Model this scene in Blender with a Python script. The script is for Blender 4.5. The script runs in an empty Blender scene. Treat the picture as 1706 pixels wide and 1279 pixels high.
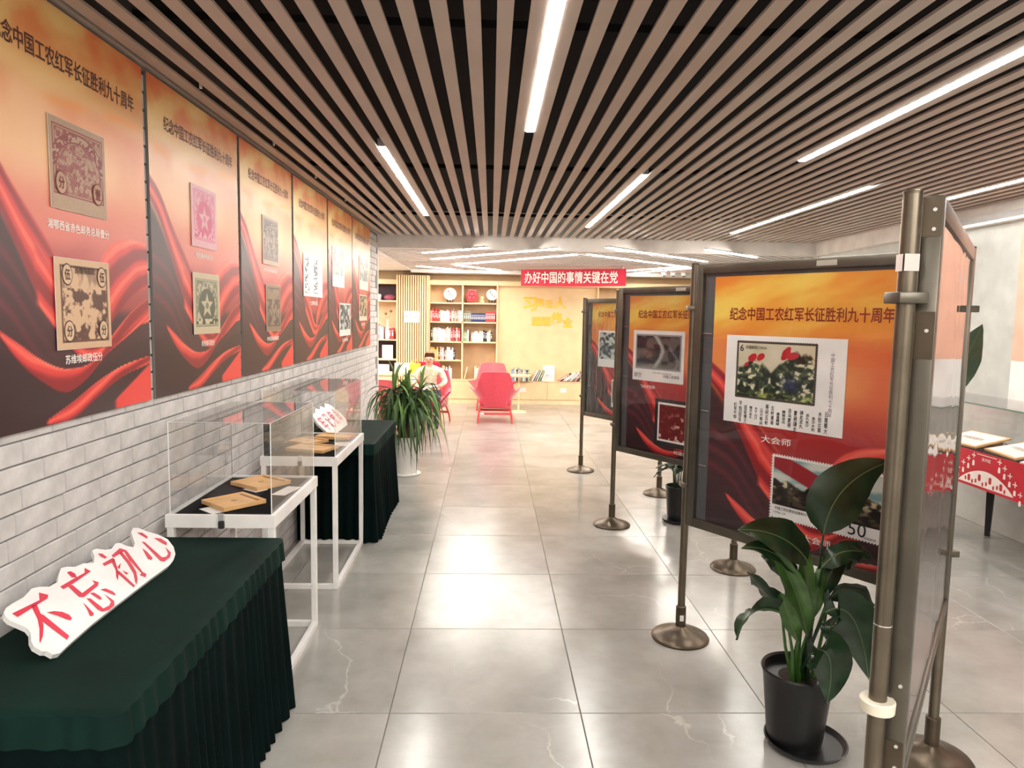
import bpy, bmesh, math, random
import numpy as np
from mathutils import Vector, Matrix
from mathutils.geometry import tessellate_polygon
random.seed(7)
rng = np.random.default_rng(5)
S = bpy.context.scene
COL = S.collection
PI = math.pi

# ------------------------------------------------------------------ camera
F, PITCH, YAW, ROLL, CAMZ = 1178.1, .096942, .031284, .017007, 1.66
W0, H0 = 1706, 1279
fwd = Vector((math.sin(YAW)*math.cos(PITCH), math.cos(YAW)*math.cos(PITCH), -math.sin(PITCH)))
rt = Vector((math.cos(YAW), -math.sin(YAW), 0)); up = rt.cross(fwd)
AX = rt*math.cos(ROLL)+up*math.sin(ROLL); BX = -rt*math.sin(ROLL)+up*math.cos(ROLL)
cam = bpy.data.cameras.new('camera'); cam.sensor_width = 36; cam.lens = F*36/W0; cam.clip_start = .05; cam.clip_end = 60
co = bpy.data.objects.new('camera', cam); COL.objects.link(co)
M = Matrix((AX, BX, -fwd)).transposed().to_4x4(); M.translation = (0, 0, CAMZ); co.matrix_world = M
S.camera = co
CP = Vector((0, 0, CAMZ))
def ray(x, y): return fwd + AX*((x-W0/2)/F) - BX*((y-H0/2)/F)
def Zp(x, y, z=0.): d = ray(x, y); return CP + d*((z-CAMZ)/d.z)
def Yp(x, y, v): d = ray(x, y); return CP + d*(v/d.y)
def Xp(x, y, v): d = ray(x, y); return CP + d*(v/d.x)

# ------------------------------------------------------------------ world, exposure, light levels
w = bpy.data.worlds.new('world'); S.world = w; w.use_nodes = True
w.node_tree.nodes['Background'].inputs[0].default_value = (1, .97, .93, 1)
w.node_tree.nodes['Background'].inputs[1].default_value = .25
S.view_settings.view_transform = 'Standard'; S.view_settings.look = 'None'
S.view_settings.gamma = 1; S.view_settings.use_curve_mapping = False
S.view_settings.exposure = 0.0
NEAR_E, FAR_E = 88., 88.
def area(name, loc, sx, sy, power, color=(1, .96, .9), rot=(0, 0, 0)):
    l = bpy.data.lights.new(name, 'AREA'); l.shape = 'RECTANGLE'; l.size = sx; l.size_y = sy; l.energy = power; l.color = color
    o = bpy.data.objects.new(name, l); COL.objects.link(o); o.location = loc; o.rotation_euler = rot
# added fill lights out of view: left in the reading room and behind camera
area('fill_light_reading_room', (-2.9, 11.4, 2.40), 1.2, 2.6, 170)
area('fill_light_hall', (1.4, -1.6, 2.55), 3.4, 1.6, 300)

# ------------------------------------------------------------------ materials
def lin(c):
    return tuple(((v/255)/12.92 if v/255 <= .04045 else ((v/255+.055)/1.055)**2.4) for v in c)
MATS = {}
def mat(name, rgb=(200, 200, 200), rough=.6, metal=0., spec=.5, noise=None, bump=None, emit=None, coat=0, sheen=0):
    if name in MATS: return MATS[name]
    m = bpy.data.materials.new(name); m.use_nodes = True; MATS[name] = m
    nt = m.node_tree; b = nt.nodes['Principled BSDF']
    c = lin(rgb)
    b.inputs['Base Color'].default_value = (*c, 1)
    b.inputs['Roughness'].default_value = rough; b.inputs['Metallic'].default_value = metal
    b.inputs['Specular IOR Level'].default_value = spec
    if coat: b.inputs['Coat Weight'].default_value = coat
    if sheen: b.inputs['Sheen Weight'].default_value = sheen
    if emit:
        b.inputs['Emission Color'].default_value = (*lin(rgb), 1); b.inputs['Emission Strength'].default_value = emit
    tc = nt.nodes.new('ShaderNodeTexCoord')
    if noise is None: noise = (6, .06)
    n = nt.nodes.new('ShaderNodeTexNoise'); n.inputs['Scale'].default_value = noise[0]; n.inputs['Detail'].default_value = 5
    nt.links.new(tc.outputs['Object'], n.inputs['Vector'])
    r = nt.nodes.new('ShaderNodeMapRange'); r.inputs['To Min'].default_value = 1-noise[1]*2; r.inputs['To Max'].default_value = 1+noise[1]*2
    r.inputs['From Min'].default_value = .25; r.inputs['From Max'].default_value = .75
    nt.links.new(n.outputs['Fac'], r.inputs['Value'])
    vm = nt.nodes.new('ShaderNodeVectorMath'); vm.operation = 'SCALE'; vm.inputs[0].default_value = c
    nt.links.new(r.outputs[0], vm.inputs['Scale']); nt.links.new(vm.outputs[0], b.inputs['Base Color'])
    if bump:
        n2 = nt.nodes.new('ShaderNodeTexNoise'); n2.inputs['Scale'].default_value = bump[0]; n2.inputs['Detail'].default_value = 4
        nt.links.new(tc.outputs['Object'], n2.inputs['Vector'])
        bp = nt.nodes.new('ShaderNodeBump'); bp.inputs['Strength'].default_value = bump[1]; bp.inputs['Distance'].default_value = bump[2] if len(bump) > 2 else .01
        nt.links.new(n2.outputs['Fac'], bp.inputs['Height']); nt.links.new(bp.outputs[0], b.inputs['Normal'])
    return m
def vmat(name, rough=.4, spec=.4, coat=0):
    if name in MATS: return MATS[name]
    m = bpy.data.materials.new(name); m.use_nodes = True; MATS[name] = m
    nt = m.node_tree; b = nt.nodes['Principled BSDF']; a = nt.nodes.new('ShaderNodeVertexColor'); a.layer_name = 'Col'
    nt.links.new(a.outputs['Color'], b.inputs['Base Color']); b.inputs['Roughness'].default_value = rough
    b.inputs['Specular IOR Level'].default_value = spec; b.inputs['Coat Weight'].default_value = coat
    return m
def glassmat(name, tint=(1, 1, 1), ior=1.45, bump=None, rough=.02):
    if name in MATS: return MATS[name]
    m = bpy.data.materials.new(name); m.use_nodes = True; MATS[name] = m
    nt = m.node_tree; nt.nodes.clear()
    o = nt.nodes.new('ShaderNodeOutputMaterial'); mx = nt.nodes.new('ShaderNodeMixShader')
    t = nt.nodes.new('ShaderNodeBsdfTransparent'); t.inputs[0].default_value = (*tint, 1)
    g = nt.nodes.new('ShaderNodeBsdfGlossy'); g.inputs['Roughness'].default_value = rough
    f = nt.nodes.new('ShaderNodeFresnel'); ge = nt.nodes.new('ShaderNodeNewGeometry'); mi_ = nt.nodes.new('ShaderNodeMapRange')
    mi_.inputs['To Min'].default_value = ior; mi_.inputs['To Max'].default_value = 1/ior
    nt.links.new(ge.outputs['Backfacing'], mi_.inputs['Value']); nt.links.new(mi_.outputs[0], f.inputs[0])
    if bump:
        tc = nt.nodes.new('ShaderNodeTexCoord'); mp = nt.nodes.new('ShaderNodeMapping'); mp.inputs['Scale'].default_value = bump[2]
        n = nt.nodes.new('ShaderNodeTexNoise'); n.inputs['Scale'].default_value = bump[0]; n.inputs['Detail'].default_value = 1
        n.inputs['Distortion'].default_value = 1.2
        bp = nt.nodes.new('ShaderNodeBump'); bp.inputs['Strength'].default_value = bump[1]; bp.inputs['Distance'].default_value = .02
        nt.links.new(tc.outputs['Object'], mp.inputs[0]); nt.links.new(mp.outputs[0], n.inputs['Vector']); nt.links.new(n.outputs['Fac'], bp.inputs['Height'])
        nt.links.new(bp.outputs[0], g.inputs['Normal']); nt.links.new(bp.outputs[0], f.inputs['Normal'])
    nt.links.new(f.outputs[0], mx.inputs[0]); nt.links.new(t.outputs[0], mx.inputs[1]); nt.links.new(g.outputs[0], mx.inputs[2]); nt.links.new(mx.outputs[0], o.inputs[0])
    return m
def floormat():
    m = bpy.data.materials.new('grey_marble_tile'); m.use_nodes = True
    nt = m.node_tree; b = nt.nodes['Principled BSDF']; L = nt.links.new
    tc = nt.nodes.new('ShaderNodeTexCoord'); oi = nt.nodes.new('ShaderNodeObjectInfo')
    ad = nt.nodes.new('ShaderNodeVectorMath'); ad.operation = 'MULTIPLY_ADD'; ad.inputs[1].default_value = (1, 1, 1)
    sc = nt.nodes.new('ShaderNodeVectorMath'); sc.operation = 'SCALE'; sc.inputs[0].default_value = (37, 19, 11); L(oi.outputs['Random'], sc.inputs['Scale'])
    L(tc.outputs['Object'], ad.inputs[0]); L(sc.outputs[0], ad.inputs[2])
    n = nt.nodes.new('ShaderNodeTexNoise'); n.inputs['Scale'].default_value = 2.2; n.inputs['Detail'].default_value = 7; n.inputs['Roughness'].default_value = .6; L(ad.outputs[0], n.inputs['Vector'])
    cr = nt.nodes.new('ShaderNodeValToRGB'); cr.color_ramp.elements[0].position = .3; cr.color_ramp.elements[1].position = .72
    cr.color_ramp.elements[0].color = (*lin((140, 137, 131)), 1); cr.color_ramp.elements[1].color = (*lin((172, 169, 163)), 1); L(n.outputs['Fac'], cr.inputs[0])
    # thin wandering veins
    nd = nt.nodes.new('ShaderNodeTexNoise'); nd.inputs['Scale'].default_value = 3; nd.inputs['Detail'].default_value = 5; L(ad.outputs[0], nd.inputs['Vector'])
    wv = nt.nodes.new('ShaderNodeVectorMath'); wv.operation = 'SCALE'; wv.inputs['Scale'].default_value = .35; L(nd.outputs['Color'], wv.inputs[0])
    a2 = nt.nodes.new('ShaderNodeVectorMath'); L(ad.outputs[0], a2.inputs[0]); L(wv.outputs[0], a2.inputs[1])
    vo = nt.nodes.new('ShaderNodeTexVoronoi'); vo.feature = 'DISTANCE_TO_EDGE'; vo.inputs['Scale'].default_value = 1.15; L(a2.outputs[0], vo.inputs['Vector'])
    v = nt.nodes.new('ShaderNodeMapRange'); v.inputs['From Max'].default_value = .008; v.inputs['To Min'].default_value = .5; v.inputs['To Max'].default_value = 0; L(vo.outputs['Distance'], v.inputs['Value'])
    mk = nt.nodes.new('ShaderNodeTexNoise'); mk.inputs['Scale'].default_value = 1.7; L(ad.outputs[0], mk.inputs['Vector'])
    mr = nt.nodes.new('ShaderNodeMapRange'); mr.inputs['From Min'].default_value = .50; mr.inputs['From Max'].default_value = .66; L(mk.outputs['Fac'], mr.inputs['Value'])
    mu = nt.nodes.new('ShaderNodeMath'); mu.operation = 'MULTIPLY'; L(v.outputs[0], mu.inputs[0]); L(mr.outputs[0], mu.inputs[1])
    mix = nt.nodes.new('ShaderNodeMix'); mix.data_type = 'RGBA'; L(mu.outputs[0], mix.inputs[0]); L(cr.outputs[0], mix.inputs[6]); mix.inputs[7].default_value = (*lin((205, 200, 192)), 1)
    L(mix.outputs[2], b.inputs['Base Color']); b.inputs['Roughness'].default_value = .21; b.inputs['Specular IOR Level'].default_value = .62
    return m
M_floor = floormat()
M_grout = mat('tile_grout', (95, 92, 88), .8)
M_white = mat('white_paint', (232, 228, 222), .55)
M_wallR = mat('pale_grey_wall_paint', (188, 190, 184), .6)
M_black = mat('black_plenum', (16, 15, 16), .9)
M_slat = mat('taupe_ceiling_slat', (184, 170, 158), .5, noise=(3, .04))
M_slat2 = mat('pale_ceiling_slat', (232, 228, 226), .5)
M_base2 = mat('pale_ceiling_base', (84, 80, 84), .7)
M_brick = mat('white_brick', (194, 190, 187), .7, noise=(14, .09), bump=(45, .35, .004))
M_mortar = mat('grey_mortar', (120, 116, 114), .9)
M_wood = mat('cream_oak', (234, 204, 158), .5, noise=(5, .04))
M_woodd = mat('tan_shelf_back', (206, 176, 138), .6)
M_wlight = mat('pale_shelf_edge', (240, 212, 168), .5)
M_wgroove = mat('brown_batten_back', (150, 108, 66), .7)
M_maroon = mat('dark_maroon_back', (52, 22, 34), .6)
M_red = mat('coral_red_upholstery', (206, 62, 80), .65, noise=(30, .05), sheen=.4)
M_redm = mat('coral_red_metal', (214, 74, 76), .35)
M_pink = mat('pink_upholstery', (232, 104, 112), .65)
M_pole = mat('bronze_metal', (112, 102, 88), .3, metal=.85, noise=(9, .12))
M_poled = mat('dark_bronze_base', (92, 80, 66), .34, metal=.75, noise=(9, .12))
M_frame = mat('grey_bronze_frame', (96, 90, 80), .36, metal=.7, noise=(7, .1))
M_mat_board = mat('dark_grey_backing_board', (84, 84, 86), .5)
M_screw = mat('bright_screw', (220, 218, 210), .25, metal=.8)
M_case = mat('white_powder_coat', (236, 234, 230), .4)
M_felt = mat('black_felt', (18, 16, 18), .95, spec=.1)
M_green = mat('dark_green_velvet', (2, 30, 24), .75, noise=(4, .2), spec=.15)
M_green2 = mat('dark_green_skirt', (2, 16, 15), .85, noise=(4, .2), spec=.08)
M_woodp = mat('light_wood_plaque', (222, 176, 118), .45, noise=(12, .08))
M_card = mat('white_card', (238, 236, 232), .6)
M_foam = mat('white_foam_board', (222, 220, 218), .4)
M_ink_red = mat('crimson_lettering', (200, 36, 62), .5)
M_ink_br = mat('dark_brown_ink', (74, 30, 12), .5)
M_ink_rb = mat('red_brown_ink', (140, 44, 16), .5)
M_ink_bk = mat('black_ink', (34, 32, 34), .6)
M_ink_wh = mat('white_ink', (244, 236, 228), .5)
M_gold = mat('brass_gold_letter', (236, 192, 60), .3, metal=.5)
M_banner = mat('red_banner_cloth', (206, 24, 58), .5)
M_ban2 = mat('crimson_printed_board', (196, 18, 44), .45)
M_edge = mat('acrylic_edge', (236, 240, 240), .15, spec=.8)
M_glass = glassmat('clear_acrylic', (.985, .985, .985), 1.35)
M_sheet = glassmat('clear_cover_sheet', (.97, .97, .97), 1.3, bump=(3.0, .15, (1, 1, .5)))
M_film = glassmat('wrinkled_plastic_film', (.93, .95, .95), 1.5, bump=(5.0, .9, (2.2, 1, .8)), rough=.06)
M_mirror = glassmat('taut_plastic_film', (.9, .88, .87), 1.65, bump=(2.2, .25, (1, 1, .6)), rough=.03)
M_strip = mat('white_led_diffuser', (255, 252, 246), .5, emit=NEAR_E, noise=(1, 0))
M_stripf = mat('white_led_diffuser_reading_room', (255, 248, 238), .5, emit=FAR_E, noise=(1, 0))
M_housing = mat('silver_light_housing', (190, 190, 190), .4, metal=.4)
M_potb = mat('black_plastic_pot', (14, 14, 15), .38)
M_potw = mat('white_glazed_pot', (236, 234, 228), .3)
M_soil = mat('dark_soil', (52, 40, 30), .95, bump=(60, .8))
M_leaf = mat('glossy_dark_green_leaf', (26, 52, 28), .33, noise=(20, .2), spec=.55)
M_leafl = mat('fresh_green_leaf', (60, 98, 38), .36, noise=(20, .2))
M_rib = mat('pale_leaf_midrib', (84, 106, 64), .5)
M_strap = mat('mid_green_strap_leaf', (44, 74, 34), .45, noise=(8, .25))
M_strap2 = mat('light_green_strap_leaf', (104, 140, 70), .45, noise=(8, .25))
M_cane = mat('brown_cane', (120, 98, 66), .85, bump=(40, .5))
M_poster = vmat('printed_poster', .40, .55)
M_print = vmat('printed_stamp', .45, .4)

# ------------------------------------------------------------------ mesh helpers
def link(o, parent=None):
    COL.objects.link(o)
    if parent is not None: o.parent = parent
    return o
def mk(name, verts, faces, m, parent=None, smooth=False, mats=None, fm=None, loc=None):
    me = bpy.data.meshes.new(name); me.from_pydata([tuple(v) for v in verts], [], faces)
    for mm in (mats or [m]): me.materials.append(mm)
    if fm: me.polygons.foreach_set('material_index', fm)
    if smooth: me.polygons.foreach_set('use_smooth', [True]*len(me.polygons))
    me.update()
    o = bpy.data.objects.new(name, me); link(o, parent)
    if loc is not None: o.location = loc
    return o
def inst(name, me, parent=None, loc=(0, 0, 0), rot=(0, 0, 0), sc=(1, 1, 1)):
    o = bpy.data.objects.new(name, me); link(o, parent); o.location = loc; o.rotation_euler = rot; o.scale = sc
    return o
def thing(name, label, cat, loc=(0, 0, 0), rz=0, group=None):
    o = bpy.data.objects.new(name, None); o.empty_display_size = .05; link(o); o.location = loc; o.rotation_euler = (0, 0, rz)
    return tag(o, label, cat, group)
def tag(o, label, cat, group=None):
    o['label'] = label; o['category'] = cat
    if group: o['group'] = group
    return o
def struct(o): o['kind'] = 'structure'; return o
class G:
    """geometry collector"""
    def __init__(s): s.v = []; s.f = []; s.m = []
    def add(s, v, f, mi=0):
        n = len(s.v); s.v += [tuple(p) for p in v]; s.f += [[i+n for i in q] for q in f]; s.m += [mi]*len(f); return s
    def box(s, x0, x1, y0, y1, z0, z1, mi=0, bev=0):
        if bev:
            bm = bmesh.new(); bmesh.ops.create_cube(bm, size=1)
            for v in bm.verts: v.co = Vector(((x0+x1)/2+v.co.x*(x1-x0), (y0+y1)/2+v.co.y*(y1-y0), (z0+z1)/2+v.co.z*(z1-z0)))
            bmesh.ops.bevel(bm, geom=bm.edges[:], offset=bev, segments=2, affect='EDGES', profile=.5)
            bm.verts.index_update()
            s.add([v.co for v in bm.verts], [[v.index for v in f.verts] for f in bm.faces], mi); bm.free(); return s
        return s.add([(x0, y0, z0), (x1, y0, z0), (x1, y1, z0), (x0, y1, z0), (x0, y0, z1), (x1, y0, z1), (x1, y1, z1), (x0, y1, z1)],
                     [[0, 3, 2, 1], [4, 5, 6, 7], [0, 1, 5, 4], [1, 2, 6, 5], [2, 3, 7, 6], [3, 0, 4, 7]], mi)
    def tube(s, pts, r, n=10, mi=0, cap=True):
        pts = [Vector(p) for p in pts]; rs = r if isinstance(r, (list, tuple)) else [r]*len(pts)
        base = len(s.v); ref = None
        for i, p in enumerate(pts):
            t = (pts[min(i+1, len(pts)-1)]-pts[max(i-1, 0)]).normalized()
            if ref is None: ref = Vector((1, 0, 0)) if abs(t.x) < .8 else Vector((0, 1, 0))
            a = (ref - t*ref.dot(t)).normalized(); b = t.cross(a); ref = a
            for k in range(n):
                an = 2*PI*k/n; s.v.append(tuple(p+(a*math.cos(an)+b*math.sin(an))*rs[i]))
        for i in range(len(pts)-1):
            for k in range(n):
                s.f.append([base+i*n+k, base+i*n+(k+1) % n, base+(i+1)*n+(k+1) % n, base+(i+1)*n+k]); s.m.append(mi)
        if cap:
            s.f.append([base+k for k in range(n)][::-1]); s.m.append(mi)
            s.f.append([base+(len(pts)-1)*n+k for k in range(n)]); s.m.append(mi)
        return s
    def lathe(s, prof, n=28, c=(0, 0), mi=0):
        base = len(s.v)
        for (r, z) in prof:
            for k in range(n): s.v.append((c[0]+r*math.cos(2*PI*k/n), c[1]+r*math.sin(2*PI*k/n), z))
        for i in range(len(prof)-1):
            for k in range(n):
                s.f.append([base+i*n+k, base+i*n+(k+1) % n, base+(i+1)*n+(k+1) % n, base+(i+1)*n+k]); s.m.append(mi)
        s.f.append([base+k for k in range(n)][::-1]); s.m.append(mi)
        s.f.append([base+(len(prof)-1)*n+k for k in range(n)]); s.m.append(mi)
        return s
    def poly(s, pts, t, mi=0, y=0.):
        """outline in XZ (front towards -Y) with thickness t behind"""
        n = len(pts)
        tri = tessellate_polygon([[Vector((p[0], p[1], 0)) for p in pts]])
        base = len(s.v)
        s.v += [(p[0], y, p[1]) for p in pts] + [(p[0], y+t, p[1]) for p in pts]
        for a, b, c in tri: s.f.append([base+a, base+b, base+c]); s.m.append(mi)
        if t:
            for a, b, c in tri: s.f.append([base+n+c, base+n+b, base+n+a]); s.m.append(mi)
            for i in range(n): s.f.append([base+i, base+(i+1) % n, base+n+(i+1) % n, base+n+i]); s.m.append(mi)
        return s
    def out(s, name, m, parent=None, smooth=False, mats=None, loc=None):
        o = mk(name, s.v, s.f, m, parent, smooth, mats, s.m if mats else None, loc)
        if smooth:
            md = None
            try: o.data.set_sharp_from_angle(angle=math.radians(38))
            except Exception: pass
        return o
def xf(g, f): g.v = [tuple(f(*p)) for p in g.v]; return g
_T = {}
def textmesh(body, w_, h_, bold=.0, vertical=False):
    k = (body, round(w_, 4), round(h_, 4), bold, vertical)
    if k in _T: return _T[k]
    cu = bpy.data.curves.new('t', 'FONT'); cu.body = '\n'.join(body) if vertical else body; cu.resolution_u = 3
    cu.align_x = 'CENTER'
    o = bpy.data.objects.new('t', cu); COL.objects.link(o)
    dg = bpy.context.evaluated_depsgraph_get(); dg.update()
    me = bpy.data.meshes.new_from_object(o.evaluated_get(dg)); bpy.data.objects.remove(o)
    n = len(me.vertices); a = np.empty(n*3); me.vertices.foreach_get('co', a); a = a.reshape(-1, 3)
    mn, mx = a.min(0), a.max(0); c = (mn+mx)/2
    sx = w_/max(mx[0]-mn[0], 1e-6); sz = h_/max(mx[1]-mn[1], 1e-6)
    b = np.zeros_like(a); b[:, 0] = (a[:, 0]-c[0])*sx; b[:, 2] = (a[:, 1]-c[1])*sz
    me.vertices.foreach_set('co', b.ravel()); me.update()
    if bold:    # heavier strokes: overlapping copies of the flat glyphs, a hair apart
        bm = bmesh.new(); q = bold*.75; L_ = len(body) if not vertical else 1
        ex, ez = q*sx, q*sz
        for i_, (dx_, dz_) in enumerate(((0, 0), (ex, 0), (-ex, 0), (0, ez), (0, -ez), (ex*.7, ez*.7), (-ex*.7, -ez*.7), (ex*.7, -ez*.7), (-ex*.7, ez*.7))):
            m2 = me.copy(); m2.transform(Matrix.Translation((dx_, -.00002*i_, dz_))); bm.from_mesh(m2); bpy.data.meshes.remove(m2)
        bm.to_mesh(me); bm.free()
    _T[k] = me
    return me
def text(name, body, w_, h_, m, parent, x, y, z, bold=.0, vertical=False, rot=(0, 0, 0)):
    me = textmesh(body, w_, h_, bold, vertical)
    if len(me.materials) and me.materials[0] != m: me = me.copy(); me.materials.clear()
    if not len(me.materials): me.materials.append(m)
    return inst(name, me, parent, (x, y, z), rot)

# picture grids: numpy-painted vertex colours on a flat printed sheet
def hsh(i, j, s): 
    n = (i*374761393 + j*668265263 + s*982451653) & 0x7fffffff; n = (n ^ (n >> 13))*1274126177 & 0x7fffffff
    return ((n ^ (n >> 16)) & 0xffff)/65535.
def vn(x, y, s=0):
    xi = np.floor(x).astype(np.int64); yi = np.floor(y).astype(np.int64); fx = x-xi; fy = y-yi
    fx = fx*fx*(3-2*fx); fy = fy*fy*(3-2*fy)
    return (hsh(xi, yi, s)*(1-fx)+hsh(xi+1, yi, s)*fx)*(1-fy)+(hsh(xi, yi+1, s)*(1-fx)+hsh(xi+1, yi+1, s)*fx)*fy
def fbm(x, y, s=0, o=4):
    t = 0; a = .5; tot = 0
    for k in range(o): t = t+a*vn(x*2**k, y*2**k, s+k*17); tot += a; a *= .5
    return t/tot
def sm(a, b, x): t = np.clip((x-a)/(b-a), 0, 1); return t*t*(3-2*t)
def mixc(A, B, t):
    t = np.asarray(t)[..., None]; return A*(1-t)+B*t
def C3(r, g, b): return np.array([r, g, b], float)
def picmesh(name, w_, h_, nx, ny, fn, m):
    u, v = np.meshgrid(np.linspace(0, 1, nx), np.linspace(0, 1, ny))   # v: 0 top
    c = np.clip(fn(u, v), 0, 255)/255.
    c = np.where(c <= .04045, c/12.92, ((c+.055)/1.055)**2.4)
    vs = np.stack([u*w_, np.zeros_like(u), (1-v)*h_], -1).reshape(-1, 3)
    idx = np.arange(nx*ny).reshape(ny, nx)
    fs = np.stack([idx[1:, :-1], idx[1:, 1:], idx[:-1, 1:], idx[:-1, :-1]], -1).reshape(-1, 4)
    me = bpy.data.meshes.new(name); me.from_pydata(vs.tolist(), [], fs.tolist())
    at = me.color_attributes.new('Col', 'FLOAT_COLOR', 'POINT')
    at.data.foreach_set('color', np.concatenate([c.reshape(-1, 3), np.ones((nx*ny, 1))], 1).ravel().astype(np.float32))
    me.materials.append(m); me.update(); return me

def curve(xs, ys):
    xs = np.array(xs, float); ys = np.array(ys, float)
    def f(x):
        i = np.clip(np.searchsorted(xs, x)-1, 0, len(xs)-2); t = np.clip((x-xs[i])/(xs[i+1]-xs[i]), 0, 1)
        d = np.gradient(ys, xs); h = xs[i+1]-xs[i]
        return (2*t**3-3*t**2+1)*ys[i]+(t**3-2*t**2+t)*h*d[i]+(-2*t**3+3*t**2)*ys[i+1]+(t**3-t**2)*h*d[i+1]
    return f
def make_art(vscale, sat):
    def art(u, v):
        v = v*vscale
        n = fbm(u*2.2, v*9+u*1.5, 3); n2 = fbm(u*3, v*3, 9)
        top = mixc(C3(206, 140, 76), C3(222, 186, 116), sm(.3, .7, n)); 
        top = mixc(top, C3(206, 92, 40), sm(.52, .72, fbm(u*3+4, v*6, 21))*sm(.2, 0, v)*.8)
        glow = np.exp(-((v-.17-.05*u)/.05)**2)
        top = mixc(top, C3(236, 206, 140), glow*.7)
        mid = mixc(C3(226, 142, 98), C3(238, 186, 138), sm(.3, .75, n2)); mid = mixc(mid, C3(240, 190, 140), np.exp(-((u-.6)/.3)**2-((v-.36)/.1)**2)*.8)
        if sat > 1:
            top = mixc(top, mixc(C3(232, 140, 34), C3(244, 208, 84), sm(.3, .7, n)), .75); mid = mixc(mid, mixc(C3(206, 72, 34), C3(226, 130, 62), sm(.3, .75, n2)+.25*sm(.3, .8, u)), .75)
        c = mixc(top, mid, sm(.16, .25, v))
        c = mixc(c, C3(240, 150, 70), np.exp(-((v-.205-.02*np.sin(u*5))/.012)**2)*.6*sm(.2, .7, vn(u*9, v*4, 5)))
        c = mixc(c, C3(214, 112, 98) if sat <= 1 else C3(166, 36, 38), sm(.36, .54, v+.05*(n2-.5)))
        c = mixc(c, C3(160, 58, 60), sm(.52, .68, v+.08*(n-.5)))
        # dark silk shadow, left and lower half
        left = curve([0, .1, .2, .3, .45, .7, 1], [.36, .44, .54, .66, .70, .70, .72])(u)
        c = mixc(c, C3(58, 30, 36), sm(0, .05, v-left)*.96)
        # distant dull folds low left
        for k in range(3):
            l = curve([0, .15, .3, .5], [.55+.06*k, .60+.06*k, .72+.06*k, .9+.04*k])(u)
            c = mixc(c, C3(132, 40, 58), np.exp(-((v-l)/.014)**2)*.55*sm(.5, .1, u))
        R1 = C3(216, 62, 58)*sat; R2 = C3(244, 116, 96); R3 = C3(140, 26, 34)
        def band(c, a, b, u0, u1, fold=30, s=0):
            A, B = a(u), b(u); t = (v-A)/np.maximum(B-A, 1e-3)
            inside = sm(0, .06, t)*sm(1, .94, t)*sm(u0, u0+.03, u)*sm(u1, u1-.03, u)
            sh = .5+.5*np.sin(t*fold*.25+u*7+s+3*n2)
            col = mixc(R3, R1, sm(.1, .75, sh)); col = mixc(col, R2, sm(.85, 1, sh)*.7+np.exp(-((t-.04)/.06)**2)*.6)
            return mixc(c, col, inside*(B-A > .004))
        c = band(c, curve([0, .08, .2, .3, .42], [.30, .34, .44, .51, .60]), curve([0, .08, .2, .3, .42], [.38, .44, .58, .70, .80]), -.1, .45, 34, 1)
        c = band(c, curve([.3, .42, .55, .7], [.56, .66, .78, .80]), curve([.3, .42, .55, .7], [.72, .80, .86, .83]), .28, .72, 40, 2)
        c = band(c, curve([.6, .66, .74, .86, 1.], [.66, .58, .535, .515, .52]), curve([.6, .66, .74, .86, 1.], [.84, .80, .75, .69, .655]), .6, 1.1, 44, 0)
        c = band(c, curve([.58, .7, .85, 1.], [.86, .80, .73, .68]), curve([.58, .7, .85, 1.], [.88, .83, .78, .76]), .58, 1.1, 16, 2)
        c = mixc(c, C3(48, 26, 30), sm(0, .03, v-curve([0, .12, .25, .4, .5, .66, .8, 1], [.80, .80, .85, .88, .885, .86, .82, .79])(u))*.9)
        c = band(c, curve([.1, .2, .3, .42, .54, .66, .82, 1.], [.762, .80, .84, .868, .866, .84, .785, .725]), curve([.1, .2, .3, .42, .54, .66, .82, 1.], [.765, .845, .895, .93, .905, .85, .80, .745]), .1, 1.1, 14, 4)
        c = band(c, curve([.3, .45, .6, .75, 1.], [.99, .955, .915, .885, .86]), curve([.3, .45, .6, .75, 1.], [1.0, 1.0, .96, .92, .885]), .3, 1.1, 20, 1)
        c = mixc(c, C3(226, 66, 60), sm(0, .01, v-(1.2-.32*u))*sm(.7, .74, u))
        return c
    return art
ART_W = picmesh('poster_print', 1., 1., 200, 260, make_art(1., 1.), M_poster)
ART_P = picmesh('poster_print_panel', 1., 1., 200, 260, make_art(.9, 1.02), M_poster)

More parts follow.
